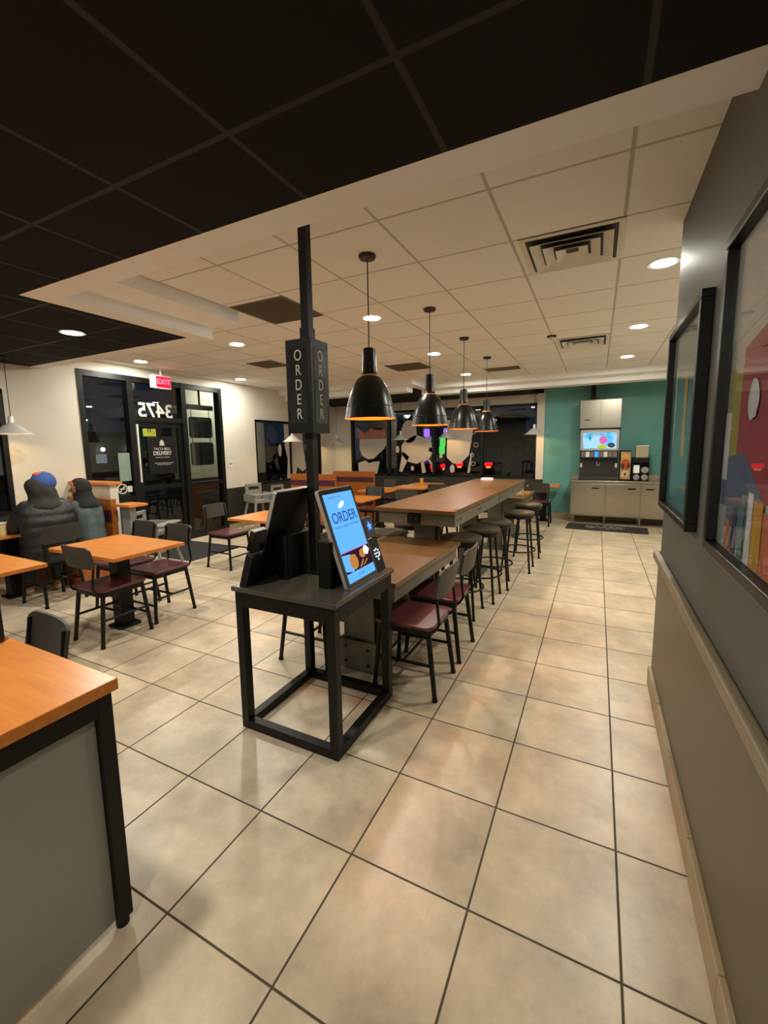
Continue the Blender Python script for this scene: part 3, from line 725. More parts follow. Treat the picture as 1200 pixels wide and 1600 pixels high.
def kiosk(label, loc, rz, lit):
    """self order screen; the screen faces local +x, the card reader stands at local +y"""
    r = thing('order_kiosk', label, 'kiosk', loc, rz)
    base, top = Vector((.29, 0, .0)), Vector((.115, 0, .515))
    d = (top - base); Ls = d.length; zz = d.normalized(); nn = Vector((zz.z, 0, -zz.x))
    T = Matrix((Vector((0, 1, 0)), zz, nn)).transposed().to_4x4(); T.translation = base
    rot = T.to_euler()
    y0, y1 = -.135, .205; cy = (y0+y1)/2; w = y1-y0
    p = MB().rbox(-w/2, w/2, 0, Ls, -.022, .0, .016).build('screen_housing', M['chrome_dark'], r, T @ Vector((cy, 0, 0)), rot)
    MB().rbox(-w/2+.006, w/2-.006, .006, Ls-.006, -.026, -.022, .012).build('back_cover', M['black_m'], p)
    MB().rbox(-w/2+.003, w/2-.003, .003, Ls-.003, 0, .003, .014).build('bezel', M['black_g'], p)
    s = MB().box(-w/2+.024, w/2-.024, .025, Ls-.03, .003, .004).build('display', M['screenblue'] if lit else M['screenblue'], p)
    wi = w/2-.024
    MB().box(-wi, wi, .075, .185, .004, .0046).build('food_picture', M['screenpurple'], p)
    MB().box(-wi, wi, .185, .189, .004, .0048).build('picture_edge', M['screenpink'], p)
    MB().prism([(-wi+.0, .09), (-wi+.075, .075), (-wi+.1, .11), (-wi+.085, .17), (-wi+.0, .178)], .0046, .005).build('taco_wrap', M['screenblue'], p)
    MB().prism(blob(-.045, .125, .042, .042, 22, .08, 4), .005, .0056).build('taco', M['screenfood'], p)
    MB().prism(blob(.06, .150, .034, .026, 18, .12, 5), .0046, .0052).build('nachos', M['screenfood'], p)
    MB().prism(blob(.105, .158, .03, .024, 16, .2, 6), .0052, .0058).build('cream_topping', M['screenwhite'], p)
    b = MB(); b.prism([(.0, .085), (.012, .08), (.055, .112), (.05, .12)], .0046, .005).prism([(.035, .085), (.045, .083), (.095, .105), (.09, .113)], .0046, .005); b.build('fries', M['screenfood'], p)
    text('heading', 'ORDER', .083, M['screenink'], p, (0, .375, .0044), (0, 0, 0), ext=.0002, sx=.92, bold=.001)
    text('sub_heading', 'TOUCH TO START YOUR ORDER', .017, M['screenink'], p, (0, .325, .0044), (0, 0, 0), ext=.0002)
    text('top_line', 'ORDER AND PAY HERE', .011, M['screenink'], p, (-.04, .492, .0044), (0, 0, 0), ext=.0002)
    text('foot_line', 'ACCESSIBILITY', .012, M['screenink'], p, (0, .05, .0044), (0, 0, 0), ext=.0002)
    MB().prism([(.0+.034*math.cos(t)*1.0+.006*math.sin(t), .445+.016*math.sin(t)+.010*math.cos(t)) for t in [k*PI/9 for k in range(18)]], .0044, .005).build('white_bell', M['screenwhite'], p)
    # housing behind
    MB().rbox(.115, .20, -.16, .12, 0, .25, .015).build('base_box', M['black'], r, bevel=.004)
    # card reader on its stalk
    y0, y1 = .215, .315; cy = (y0+y1)/2; w = y1-y0
    p = MB().rbox(-w/2, w/2, .21, .335, -.03, .0, .014).build('card_reader', M['black_g'], r, T @ Vector((cy, 0, 0)), rot)
    MB().box(-w/2+.004, w/2-.004, .331, .337, -.028, .0).build('reader_top_edge', M['chrome'], p)
    rs = MB().box(-.032, .038, .245, .315, 0, .001).build('reader_display', emit('reader_screen', '#4a4f80', .25), p)
    MB().prism([(.0, .31), (.012, .29), (.03, .285), (.02, .27), (.02, .255), (.0, .262), (-.015, .252), (-.012, .272), (-.026, .285), (-.01, .29)], .001, .0016).build('splash_icon', M['screenblue'], rs)
    q = MB().rbox(-w/2, w/2, -.0, .20, -.05, -.004, .01).build('pin_pad', M['black_m'], p)
    for k, (a, b_) in enumerate(((-.02, .13), (.0, .135), (.02, .125), (-.025, .11), (.0, .11), (.026, .108), (-.02, .092), (.004, .088), (.022, .095), (.0, .072))):
        MB().rbox(a-.007, a+.007, b_-.005, b_+.005, -.004, -.001, .002).build('key', emit('key_light', '#dce6ff', .4) if k == 0 else bpy.data.materials['key_light'], q)
    return r
M['chrome_dark'] = pbr('silver_bezel_edge', '#b5b2ac', .35, metal=.5, var=.05)
kiosk('order kiosk with lit blue screen facing the aisle', (-1.083, .255, .826), 0, True)
kiosk('order kiosk seen from behind, facing the entrance side', (-1.083, .25, .826), PI, True)
# ------------------------------------------------------------------ tables with pedestals
def ped_table(label, x, y, w, d, rz=0, h=.735, group='honey wood dining tables', mat='orange_wood'):
    r = thing('dining_table', label, 'table', (x, y, 0), rz, group)
    MB().box(-w/2, w/2, -d/2, d/2, h-.03, h).build('tabletop', M[mat], r, bevel=.004)
    MB().box(-.058, .058, -.058, .058, .012, h-.05).build('pedestal', M['black'], r)
    MB().box(-.18, .18, -.18, .18, h-.05, h-.03).build('top_bracket', M['black'], r)
    b = MB(); b.rbox(-.10, .10, -.10, .10, 0, .02, .02); b.build('foot', M['black'], r, bevel=.003)
    return r
ped_table('honey wood table for four between the booth and kiosk stand', -3.42, .54, .92, .64)
ped_table('honey wood table at left edge behind the near counter', -3.68, -.36, .72, .62)
ped_table('honey wood table where two diners sit by the window', -5.30, .52, .86, 1.0)
ped_table('small honey wood table between the high chairs and kiosk', -3.28, 2.30, .64, .66)
ped_table('honey wood table just behind the lit kiosk screen', -3.22, 4.25, .76, .66)
ped_table('honey wood table between the two wooden booths', -3.39, 5.58, .62, .6)
ped_table('honey wood table left of the black chairs before back windows', -2.97, 6.3, .7, .6)
ped_table('bright honey wood table under the silver pendant by back windows', -2.95, 6.95, .62, .6)
ped_table('honey wood table against the cream column and teal wall', -.60, 7.48, .6, .6, mat='orange_wood_y')

# ------------------------------------------------------------------ near counter with grey end panel
r = thing('condiment_counter', 'near counter with honey wood top and grey side panel', 'counter', (-1.0, -.97, 0))
MB().box(-1.5, .012, -1.3, .012, .822, .86).build('countertop', M['orange_wood'], r, bevel=.003)
b = MB()
for y in (-.05, -1.28): b.box(-.05, 0, y, y+.045, .03, .822)
b.box(-.05, 0, -1.235, -.05, .755, .822)
for x in (-1.48,): b.box(x, x+.05, -.05, -.005, .03, .822).box(x, x+.05, -1.28, -1.235, .03, .822).box(x, x+.05, -1.235, -.05, .755, .822)
b.box(-1.43, -.05, -1.27, -1.24, .755, .822)
b.box(-1.43, -.05, -.045, -.01, .755, .822)
b.build('frame', M['black'], r, bevel=.002)
for x, y in ((-.025, -.028), (-1.455, -.028), (-.025, -1.258), (-1.455, -1.258)): MB().cyl(x, y, 0, .03, .02).build('levelling_foot', M['black_m'], r)
MB().box(-.04, -.02, -1.235, -.05, .035, .755).build('side_panel', M['graypanel'], r, bevel=.002)
r = thing('napkin_box', 'tall black napkin box at left edge of near counter', 'dispenser', (-1.70, -1.03, .86), .0)
MB().rbox(-.07, .07, -.05, .05, 0, .20, .015).build('body', M['black_g'], r, bevel=.004); MB().box(-.04, .04, -.052, -.049, .04, .15).build('slot', M['white'], r)

# ------------------------------------------------------------------ booths
def booth(label, x0, x1, y, h, seat_dir, floor_len=.45, stripe=(.79, .89)):
    r = thing('booth_bench', label, 'booth', ((x0+x1)/2, y, 0), 0, 'wooden booth benches with purple band'); w = (x1-x0)/2
    MB().box(-w, w, -.035, .035, .0, h).build('back_panel', M['bench_wood'], r, bevel=.004)
    for s in (-1, 1):
        MB().box(-w-.001, w+.001, s*.037-.003, s*.037+.003, h*stripe[0]/1.0, h*stripe[1]/1.0).build('purple_band', M['purple'], r)
    s = seat_dir
    MB().box(-w, w, min(s*.035, s*floor_len), max(s*.035, s*floor_len), .0, .38).build('seat_box', M['bench_wood'], r, bevel=.004)
    MB().box(-w, w, min(s*.037, s*(floor_len+.02)), max(s*.037, s*(floor_len+.02)), .38, .45).build('cushion', M['purple'], r, bevel=.02)
    return r
booth('orange wood booth bench beside the seated diners', -5.88, -4.94, 1.45, .97, -1, stripe=(.71, .86))
booth('orange wood booth bench right behind the sign post', -5.02, -4.0, 5.0, 1.05, 1)
booth('orange wood booth bench furthest back, left of back windows', -4.70, -3.72, 6.02, 1.045, -1)
r = thing('divider_ledge', 'low cream divider with wood ledge before the left sidelight', 'divider', (-5.52, 1.58, 0))
MB().box(-.42, .40, -.05, .05, 0, 1.13).build('panel', M['cream'], r); MB().box(-.43, .44, -.09, .09, 1.13, 1.165).build('ledge', M['orange_wood'], r, bevel=.003)
r = thing('side_ledge', 'short honey wood shelf on grey panel right of first booth', 'shelf', (-4.72, 1.53, 0))
MB().box(-.17, .14, -.12, .12, .885, .915).build('shelf_top', M['orange_wood'], r, bevel=.003); MB().box(-.14, .02, -.04, .04, 0, .885).build('panel', M['graypanel'], r)

# ------------------------------------------------------------------ high chairs
def high_chair(label, loc, rz, h=1.0):
    r = thing('high_chair', label, 'high chair', loc, rz, 'grey plastic high chairs')
    for sx in (-1, 1):
        for sy in (-1, 1):
            MB().tube([(sx*.15, sy*.15, h*.62), (sx*.24, sy*.26, .01)], [.024, .02], 8).build('leg', M['greyplastic'], r, smooth=40)
    b = MB(); b.rbox(-.2, .2, -.18, .2, h*.60, h*.64, .05); b.build('seat', M['greyplastic'], r, bevel=.008)
    for sx in (-1, 1): MB().rbox(sx*.2-.014, sx*.2+.014, -.2, .22, h*.62, h*.80, .05, 4, 'x').build('side_panel', M['greyplastic'], r, bevel=.006)
    b = MB()
    for a, c, d, e in ((-.17, -.11, h*.62, h*.98), (.11, .17, h*.62, h*.98), (-.11, .11, h*.62, h*.86), (-.17, .17, h*.93, h*1.0)): b.box(a, c, -.205, -.18, d, e)
    b.build('backrest', M['greyplastic'], r, bevel=.008)
    MB().rbox(-.24, .24, .15, .30, h*.775, h*.80, .05).build('tray', M['greyplastic'], r, bevel=.006)
    MB().rbox(-.2, .2, .2, .23, h*.3, h*.34, .01, 3, 'y').build('crossbar', M['greyplastic'], r)
    return r
high_chair('grey plastic high chair against the dark wall right of the entrance', (-5.45, 4.52, 0), -1.9, .88)
high_chair('grey plastic high chair before the wall corner, behind the small honey table', (-5.36, 5.16, 0), -1.7, .80)
high_chair('pale grey plastic high chair just right of the first booth', (-4.98, 1.95, 0), -1.2, .74)

# ------------------------------------------------------------------ mats
r = thing('door_mat', 'large black mat on the floor before the entrance door', 'mat', (-5.28, 2.76, 0))
MB().rbox(-.60, .60, -.46, .46, 0, .009, .03).build('pile', M['mat'], r)
r = thing('drink_mat', 'dark mat with white script print before the drink station', 'mat', (.53, 7.0, 0), -.05)
MB().rbox(-.66, .66, -.30, .30, 0, .009, .03).build('pile', M['mat'], r)
b = MB()
rd = random.Random(3)
pts = []
for k in range(46):
    t = k/45; pts.append((-.28+.54*t, -.02+.075*math.sin(t*30)*(1-.4*t)+.03*math.sin(t*7), .0105))
b.tube(pts, .011, 5); b.tube([(-.30, .08, .0105), (-.33, .0, .0105), (-.27, -.09, .0105), (-.2, -.06, .0105)], .016, 5); b.tube([(-.05, .1, .0105), (.1, .12, .0105), (.3, .07, .0105)], .01, 5)
b.build('script_print', M['matgrey'], r)

# ------------------------------------------------------------------ pictures on the right wall
def art_mat():
    m, nt, out = new_mat('abstract_print'); return m
def picture(label, y0, y1, z0, z1, shapes, back):
    r = thing('framed_picture', label, 'picture', (.71, (y0+y1)/2, (z0+z1)/2)); w, h = (y1-y0)/2, (z1-z0)/2
    t = .034
    b = MB(); b.box(-.045, 0, -w, w, -h, -h+t).box(-.045, 0, -w, w, h-t, h).box(-.045, 0, -w, -w+t, -h+t, h-t).box(-.045, 0, w-t, w, -h+t, h-t)
    b.build('frame', M['frameblack'], r, bevel=.004)
    a = MB().box(-.012, -.004, -w+.02, w-.02, -h+.02, h-.02).build('print', M[back], r)
    for k, (poly, mt) in enumerate(shapes):
        MB().prism([(-u*(w-.035), v*(h-.035)) for u, v in poly], 0, .0012).build('colour_field', M[mt], a, (-.0122-.0004*k, 0, 0), FXN)
    MB().box(-.022, -.019, -w+.025, w-.025, -h+.025, h-.025).build('glazing', M['picglass'], r)
    return r
M['frameblack'] = pbr('black_frame', '#0c0b0a', .35)
for n, c in (('a_pale', '#a8a7a2'), ('a_yellow', '#8f8a2a'), ('a_red', '#8c2038'), ('a_blue', '#3f5674'), ('a_teal', '#2e6a72'), ('a_white', '#c2c6c8'), ('a_orange', '#b5603a'), ('a_gold', '#b98a22'), ('a_navy', '#1c2440'), ('a_mist', '#7f8a88')): M[n] = pbr('print_'+n[2:], c, .7, var=.12, scale=7)
# u runs from the near edge (-1) to the far edge (+1) as hung
def R4(a, b_, c, d): return [(a, c), (b_, c), (b_, d), (a, d)]
picture('black framed colourful abstract picture nearest to the camera', -.95, .085, 1.20, 2.20, [
    ([(1, 1), (-1, 1), (-1, .55), (1, .35)], 'a_pale'), (R4(.70, .93, -.42, .18), 'a_yellow'), ([(.68, .28), (-1, .6), (-1, -.6), (.2, -.62), (.7, -.45)], 'a_red'),
    ([(.96, -.40), (.55, -.36), (.18, -.58), (.45, -.92), (.96, -.98)], 'a_blue'), (R4(.86, .98, -.55, -.1), 'a_white'), (R4(.80, .985, -.99, -.72), 'a_mist'), (R4(.70, .78, -.99, -.80), 'a_orange'), (R4(.56, .64, -.99, -.7), 'a_navy'),
    (R4(.42, .50, -.99, -.62), 'a_teal'), (R4(.28, .36, -.99, -.58), 'a_white'), (R4(.12, .26, -.99, -.62), 'a_gold'), (R4(-.2, .10, -.99, -.66), 'a_orange'), (R4(-.9, -.24, -.99, -.66), 'a_teal'),
    (blob(.42, -.05, .09, .12, 20, .12, 9), 'a_white'), (blob(-.1, .0, .12, .1, 20, .12, 10), 'a_gold')], 'a_pale')
picture('black framed picture nearer to the drink station end of the grey wall', .43, 1.29, 1.19, 2.16, [
    ([(1, 1), (-1, 1), (-1, .3), (1, .55)], 'a_mist'), (R4(.62, .70, -.5, .62), 'a_white'), (R4(-1, -.55, -1, .5), 'a_red'), ([(.9, -.95), (-.5, -.95), (-.4, -.2), (.5, .2)], 'a_teal'), (R4(-.2, .0, -.4, .5), 'a_gold')], 'a_teal')

# ------------------------------------------------------------------ drink station
CY = 7.36; CX = .66
r = thing('drink_counter', 'stainless steel drink station counter with three doors', 'counter', (CX, CY, 0))
MB().box(-.76, .98, 0, .57, .16, .80).build('body', M['steel'], r, bevel=.003)
MB().box(-.78, 1.0, -.03, .58, .80, .845).build('countertop', M['steel'], r, bevel=.006)
MB().box(-.78, 1.0, .565, .58, .845, .93).build('backsplash', M['steel'], r)
for x0, x1, hx in ((-.74, -.17, -.33), (-.155, .40, .27), (.415, .96, .56)):
    d = MB().box(x0, x1, -.018, 0, .18, .785).build('door', M['steel'], r, bevel=.004)
    MB().box(hx-.065, hx+.065, -.021, -.017, .690, .715).build('handle', M['black_m'], d)
for x in (-.70, -.16, .42, .93):
    for y in (.05, .5): MB().cyl(x, y, 0, .16, .02).build('leg', M['steel'], r)
drink_mat, nt, out = new_mat('drink_screen_art'); e = N(nt, 'ShaderNodeEmission'); e.inputs[1].default_value = .40
tc = N(nt, 'ShaderNodeTexCoord'); nz = N(nt, 'ShaderNodeTexNoise'); nz.inputs['Scale'].default_value = 4.5; nz.inputs['Detail'].default_value = 3; rp = N(nt, 'ShaderNodeValToRGB')
nt.links.new(tc.outputs['Object'], nz.inputs['Vector']); nt.links.new(nz.outputs['Fac'], rp.inputs['Fac']); nt.links.new(rp.outputs['Color'], e.inputs[0]); nt.links.new(e.outputs[0], out.inputs[0])
rp.color_ramp.elements[0].position = .38; rp.color_ramp.elements[0].color = lin('#22b4ee'); rp.color_ramp.elements[1].position = .62; rp.color_ramp.elements[1].color = lin('#b4d8f6')
r = thing('soda_dispenser', 'soda fountain with lit blue drink screen on steel counter', 'drink dispenser', (.36, 7.44, .845))
M['soda_dark'] = pbr('dispenser_charcoal', '#2c2a25', .35, var=.08)
b = MB(); b.box(-.33, .33, .12, .44, .0, .95).box(-.33, .33, 0, .44, .42, .95); b.build('cabinet', M['soda_dark'], r, bevel=.006)
MB().box(-.33, .33, -.06, .12, 0, .06).build('drip_tray', M['soda_dark'], r, bevel=.004)
b = MB()
for k in range(15): b.box(-.30+.6*k/15, -.29+.6*k/15, -.05, .11, .06, .064)
b.build('drip_grid', M['steel'], r)
b = MB(); b.rbox(-.325, .325, -.012, 0, .57, .96, .03, 4, 'y'); sf = b.build('screen_surround', M['chrome_dark'], r)
MB().rbox(-.285, .285, -.015, -.012, .60, .90, .02, 4, 'y').build('drink_screen', drink_mat, sf)
text('lettering', 'CHILL DRINKS', .052, emit('drink_ink', '#1878a8', .3), sf, (-.08, -.0155, .865), FY, ext=.0003, sx=.9)
MB().prism([(-.27, .61), (.02, .61), (.06, .74), (-.05, .82), (-.25, .80)], 0, .0005).build('pale_cloud', emit('drink_pale', '#a4d8f2', .40), sf, (0, -.0152, 0), FY)
MB().prism([(-.19, .83), (-.13, .83), (-.155, .755), (-.17, .755)], 0, .0006).build('teal_cup', emit('drink_teal', '#12a0b0', .33), sf, (0, -.0158, 0), FY)
MB().prism(blob(.065, .765, .068, .075, 22, .08, 3), 0, .0007).build('pink_swirl', emit('drink_pink', '#e072b8', .36), sf, (0, -.0158, 0), FY)
MB().prism(blob(.045, .64, .075, .04, 22, .08, 5), 0, .0007).build('lime_shape', emit('drink_lime', '#c8d838', .33), sf, (0, -.0158, 0), FY)
MB().prism(blob(.20, .665, .06, .045, 22, .12, 6), 0, .0007).build('dark_berry', emit('drink_dark', '#50525a', .3), sf, (0, -.0158, 0), FY)
MB().box(-.33, .33, -.03, .0, .43, .56).build('valve_bank', M['soda_dark'], r, bevel=.004)
for k in range(8):
    mt = M['white'] if k in (1, 5) else (M['steelgrey'] if k != 3 else emit('valve_blue', '#2f7cff', .8))
    v = MB().box(-.30+.076*k, -.235+.076*k, -.034, -.030, .445, .545).build('flavour_button', mt, r)
    MB().cyl(-.268+.076*k, -.02, .37, .43, .014, 10).build('nozzle', M['black_m'], r)
for sx in (-1, 1): MB().box(sx*.30-.018, sx*.30+.018, .105, .12, .24, .32).build('side_button', M['white'], r)
MB().tube([(-.03, .1, .36), (-.025, .1, .29), (.0, .1, .275), (.02, .1, .29), (.022, .1, .33)], .006, 6).build('water_lever', M['chrome'], r)
r = thing('ice_machine', 'stainless ice machine on top of the soda fountain', 'ice machine', (.36, 7.44, 1.805))
M['ice_steel'] = M['steel']
MB().box(-.345, .345, -.02, .46, .02, .56).build('cabinet', M['steel'], r, bevel=.008)
MB().box(-.35, .35, -.025, .46, 0, .03).build('base_gasket', M['black_m'], r)
MB().box(-.335, .0, -.026, -.02, .04, .55).build('front_panel', M['steel'], r, bevel=.002); MB().box(.005, .335, -.026, -.02, .04, .55).build('front_panel', M['steel'], r, bevel=.002)
MB().box(-.26, -.18, -.029, -.026, .17, .195).build('maker_badge', pbr('badge_green', '#3a4a30', .4), r)
r = thing('vent_pipe', 'black pipe rising from the ice machine to ceiling', 'pipe', (.22, 7.72, 2.365))
MB().box(-.045, .045, -.045, .045, 0, .435).build('duct', M['black_m'], r); MB().box(-.06, .06, -.06, .06, .42, .435).build('flange', M['black_m'], r)
r = thing('tea_dispenser', 'iced tea dispenser with amber picture front on counter', 'drink dispenser', (.81, 7.46, .845))
MB().box(-.09, .09, 0, .36, 0, .56).build('body', M['black_m'], r, bevel=.006)
fp = MB().box(-.082, .082, -.004, 0, .03, .54).build('front_picture', pbr('tea_picture', '#a8894e', .35, var=.35, scale=14), r)
for k, (cx, cz, rx, rz_, c) in enumerate(((.0, .30, .075, .10, '#a8481a'), (-.045, .27, .03, .06, '#471206'), (.05, .28, .025, .05, '#52160a'), (.0, .46, .07, .05, '#c79850'), (.0, .12, .06, .07, '#c9b48e'))):
    MB().prism(blob(cx, cz, rx, rz_, 18, .1, k+20), 0, .0006).build('picture_detail', pbr('tea_tone', c, .4, var=.2), fp, (0, -.0045-.0004*k, 0), FY)
MB().cyl(0, -.03, .10, .14, .012).box(-.01, .01, -.03, 0, .13, .15).build('tap', M['black_m'], r)
r = thing('lid_organizer', 'black cup lid organizer with round lids beside tea dispenser', 'organizer', (1.06, 7.48, .845))
b = MB(); b.box(-.135, -.125, 0, .3, 0, .43).box(.125, .135, 0, .3, 0, .43).box(-.005, .005, 0, .3, 0, .34).box(-.125, .125, .29, .3, 0, .43)
for z in (.0, .13, .30, .42): b.box(-.125, .125, 0, .3, z, z+.01)
b.box(-.125, .125, 0, .3, .34, .42)
b.build('rack', M['black_m'], r)
for (x, z, rr) in ((-.065, .068, .052), (.065, .068, .055), (.065, .205, .06)):
    MB().lathe([(0, 0), (rr*.85, 0), (rr, .012), (rr, .018), (rr*.6, .022), (0, .022)], 24, Matrix.Translation((x, -.004, z)) @ Matrix.Rotation(PI/2, 4, 'X')).build('lid_stack', M['greyplastic'], r, smooth=40)
MB().rbox(-.115, -.02, -.006, .2, .145, .29, .01, 3, 'y').build('straw_box', M['cream2'], r)
r = thing('cup_carton', 'cream carton sitting on the lid organizer', 'carton', (1.07, 7.60, 1.275))
MB().box(-.10, .10, -.09, .09, 0, .215).build('carton_body', pbr('tan_carton', '#a89c80', .6), r, bevel=.003); MB().box(-.105, .105, -.095, .095, .205, .222).build('carton_rim', M['white'], r, bevel=.002)

# ------------------------------------------------------------------ things on the diners' table
r = thing('yellow_drink', 'clear cup of yellow drink on the diners table', 'drink', (-4.93, .33, .735))
MB().lathe([(.032, 0), (.044, .125)], 24, caps=False).lathe([(.0, .002), (.032, .002)], 24).build('cup', slick('clear_cup', '#e8e8dc', .35), r, smooth=40)
MB().lathe([(0, .004), (.0305, .004), (.040, .095), (0, .095)], 24).build('liquid', pbr('yellow_soda', '#e8c81e', .2, var=.02), r, smooth=40)
MB().lathe([(.0445, .125), (.047, .128), (.045, .134), (.0, .14)], 24).build('lid', slick('clear_lid', '#f0f0ee', .5), r)
def bag(label, loc, s, seed):
    r = thing('paper_bag', label, 'bag', loc, .3 + seed, 'food bags on the diners table')
    rd = random.Random(seed); b = MB(); n = 14; prof = [(1, 0), (1.05, .2), (.98, .5), (1.0, .8), (.9, 1.0), (.6, .92)]
    v, f = [], []
    for i, (q, z) in enumerate(prof):
        for k in range(n):
            t = 2*PI*k/n; v.append((s*q*.6*math.cos(t)*(1+rd.uniform(-.15, .15)), s*q*.4*math.sin(t)*(1+rd.uniform(-.15, .15)), s*z*(1+rd.uniform(-.05, .1))))
    for i in range(len(prof)-1):
        for k in range(n): f.append((i*n+k, i*n+(k+1) % n, (i+1)*n+(k+1) % n, (i+1)*n+k))
    f.append(tuple(range(n-1, -1, -1)))
    b._add(v, f); b.build('bag_body', M['bagwhite'], r, smooth=30)
M['bagwhite'] = pbr('white_bag', '#d8d2c2', .5, var=.04)
bag('crumpled white bag behind the yellow drink', (-5.14, .20, .735), .14, 1)
bag('crumpled white bag beside the hooded person', (-5.40, .76, .735), .16, 2)
r = thing('food_wrapper', 'open white food wrapper flat on the diners table', 'wrapper', (-4.98, .52, .735), .4)
b = MB(); n = 9; v, f = [], []
rd = random.Random(4)
for i in range(n):
    for j in range(n): v.append((-.13+.26*i/(n-1), -.1+.2*j/(n-1), .004+rd.uniform(0, .018)*(1 if 0 < i < n-1 else 2)))
for i in range(n-1):
    for j in range(n-1): f.append((i*n+j, (i+1)*n+j, (i+1)*n+j+1, i*n+j+1))
b._add(v, f); o = b.build('sheet', M['bagwhite'], r, smooth=60); md = o.modifiers.new('thick', 'SOLIDIFY'); md.thickness = .001
r = thing('yellow_cone', 'small yellow cup on the table before the back windows', 'cup', (-3.02, 6.88, .735))
MB().lathe([(.03, 0), (.04, .11), (0, .112)], 20).build('cup_body', pbr('yellow_paper', '#c9a52a', .5), r, smooth=40); MB().lathe([(.041, .11), (.043, .118), (0, .12)], 20).build('lid', M['white'], r)
# ------------------------------------------------------------------ people
def skin_mesh(name, chains, mat, parent, root=0, sub=2, smooth=True):
    """chains: lists of (point, (rx, ry)) ; points shared by equal coordinates become one vertex"""
    verts, rad, edges, idx = [], [], [], {}
    def vid(p, r):
        k = tuple(round(c, 4) for c in p)
        if k not in idx: idx[k] = len(verts); verts.append(p); rad.append(r)
        return idx[k]
    for ch in chains:
        prev = None
        for p, r in ch:
            i = vid(p, r)
            if prev is not None and prev != i: edges.append((prev, i))
            prev = i
    me = bpy.data.meshes.new(name); me.from_pydata(verts, edges, [])
    o = bpy.data.objects.new(name, me); COL.objects.link(o); o.parent = parent; me.materials.append(mat)
    md = o.modifiers.new('skin', 'SKIN'); md.use_smooth_shade = True; md.branch_smoothing = .3
    for i, r in enumerate(rad):
        sv = me.skin_vertices[0].data[i]; sv.radius = r if isinstance(r, tuple) else (r, r); sv.use_root = (i == root)
    s = o.modifiers.new('sub', 'SUBSURF'); s.levels = sub; s.render_levels = sub
    return o

def hand_chains(w, out, fdir, side):
    """palm and five fingers from the wrist point w; fdir = direction of the fingers"""
    f = Vector(fdir).normalized(); n = Vector((0, 0, 1)); sd = f.cross(n).normalized() * side   # towards the thumb side
    w = Vector(w); palm = w + f*.045; kn = w + f*.085
    ch = [[(tuple(w), .024), (tuple(palm), (.022, .036)), (tuple(kn), (.018, .034))]]
    for k, (off, ln) in enumerate(((.027, .065), (.009, .075), (-.009, .07), (-.026, .055))):
        b = kn + sd*off; m = b + f*ln*.5 + n*.008; e = b + f*ln - n*.016
        ch.append([(tuple(kn), (.018, .034)), (tuple(b + f*.012), .0095), (tuple(m), .0088), (tuple(e), .0075)])
    b = palm + sd*.03; ch.append([(tuple(palm), (.022, .036)), (tuple(b), .012), (tuple(b + f*.03 + sd*.016 - n*.004), .0105), (tuple(b + f*.058 + sd*.014 - n*.012), .0085)])
    return ch

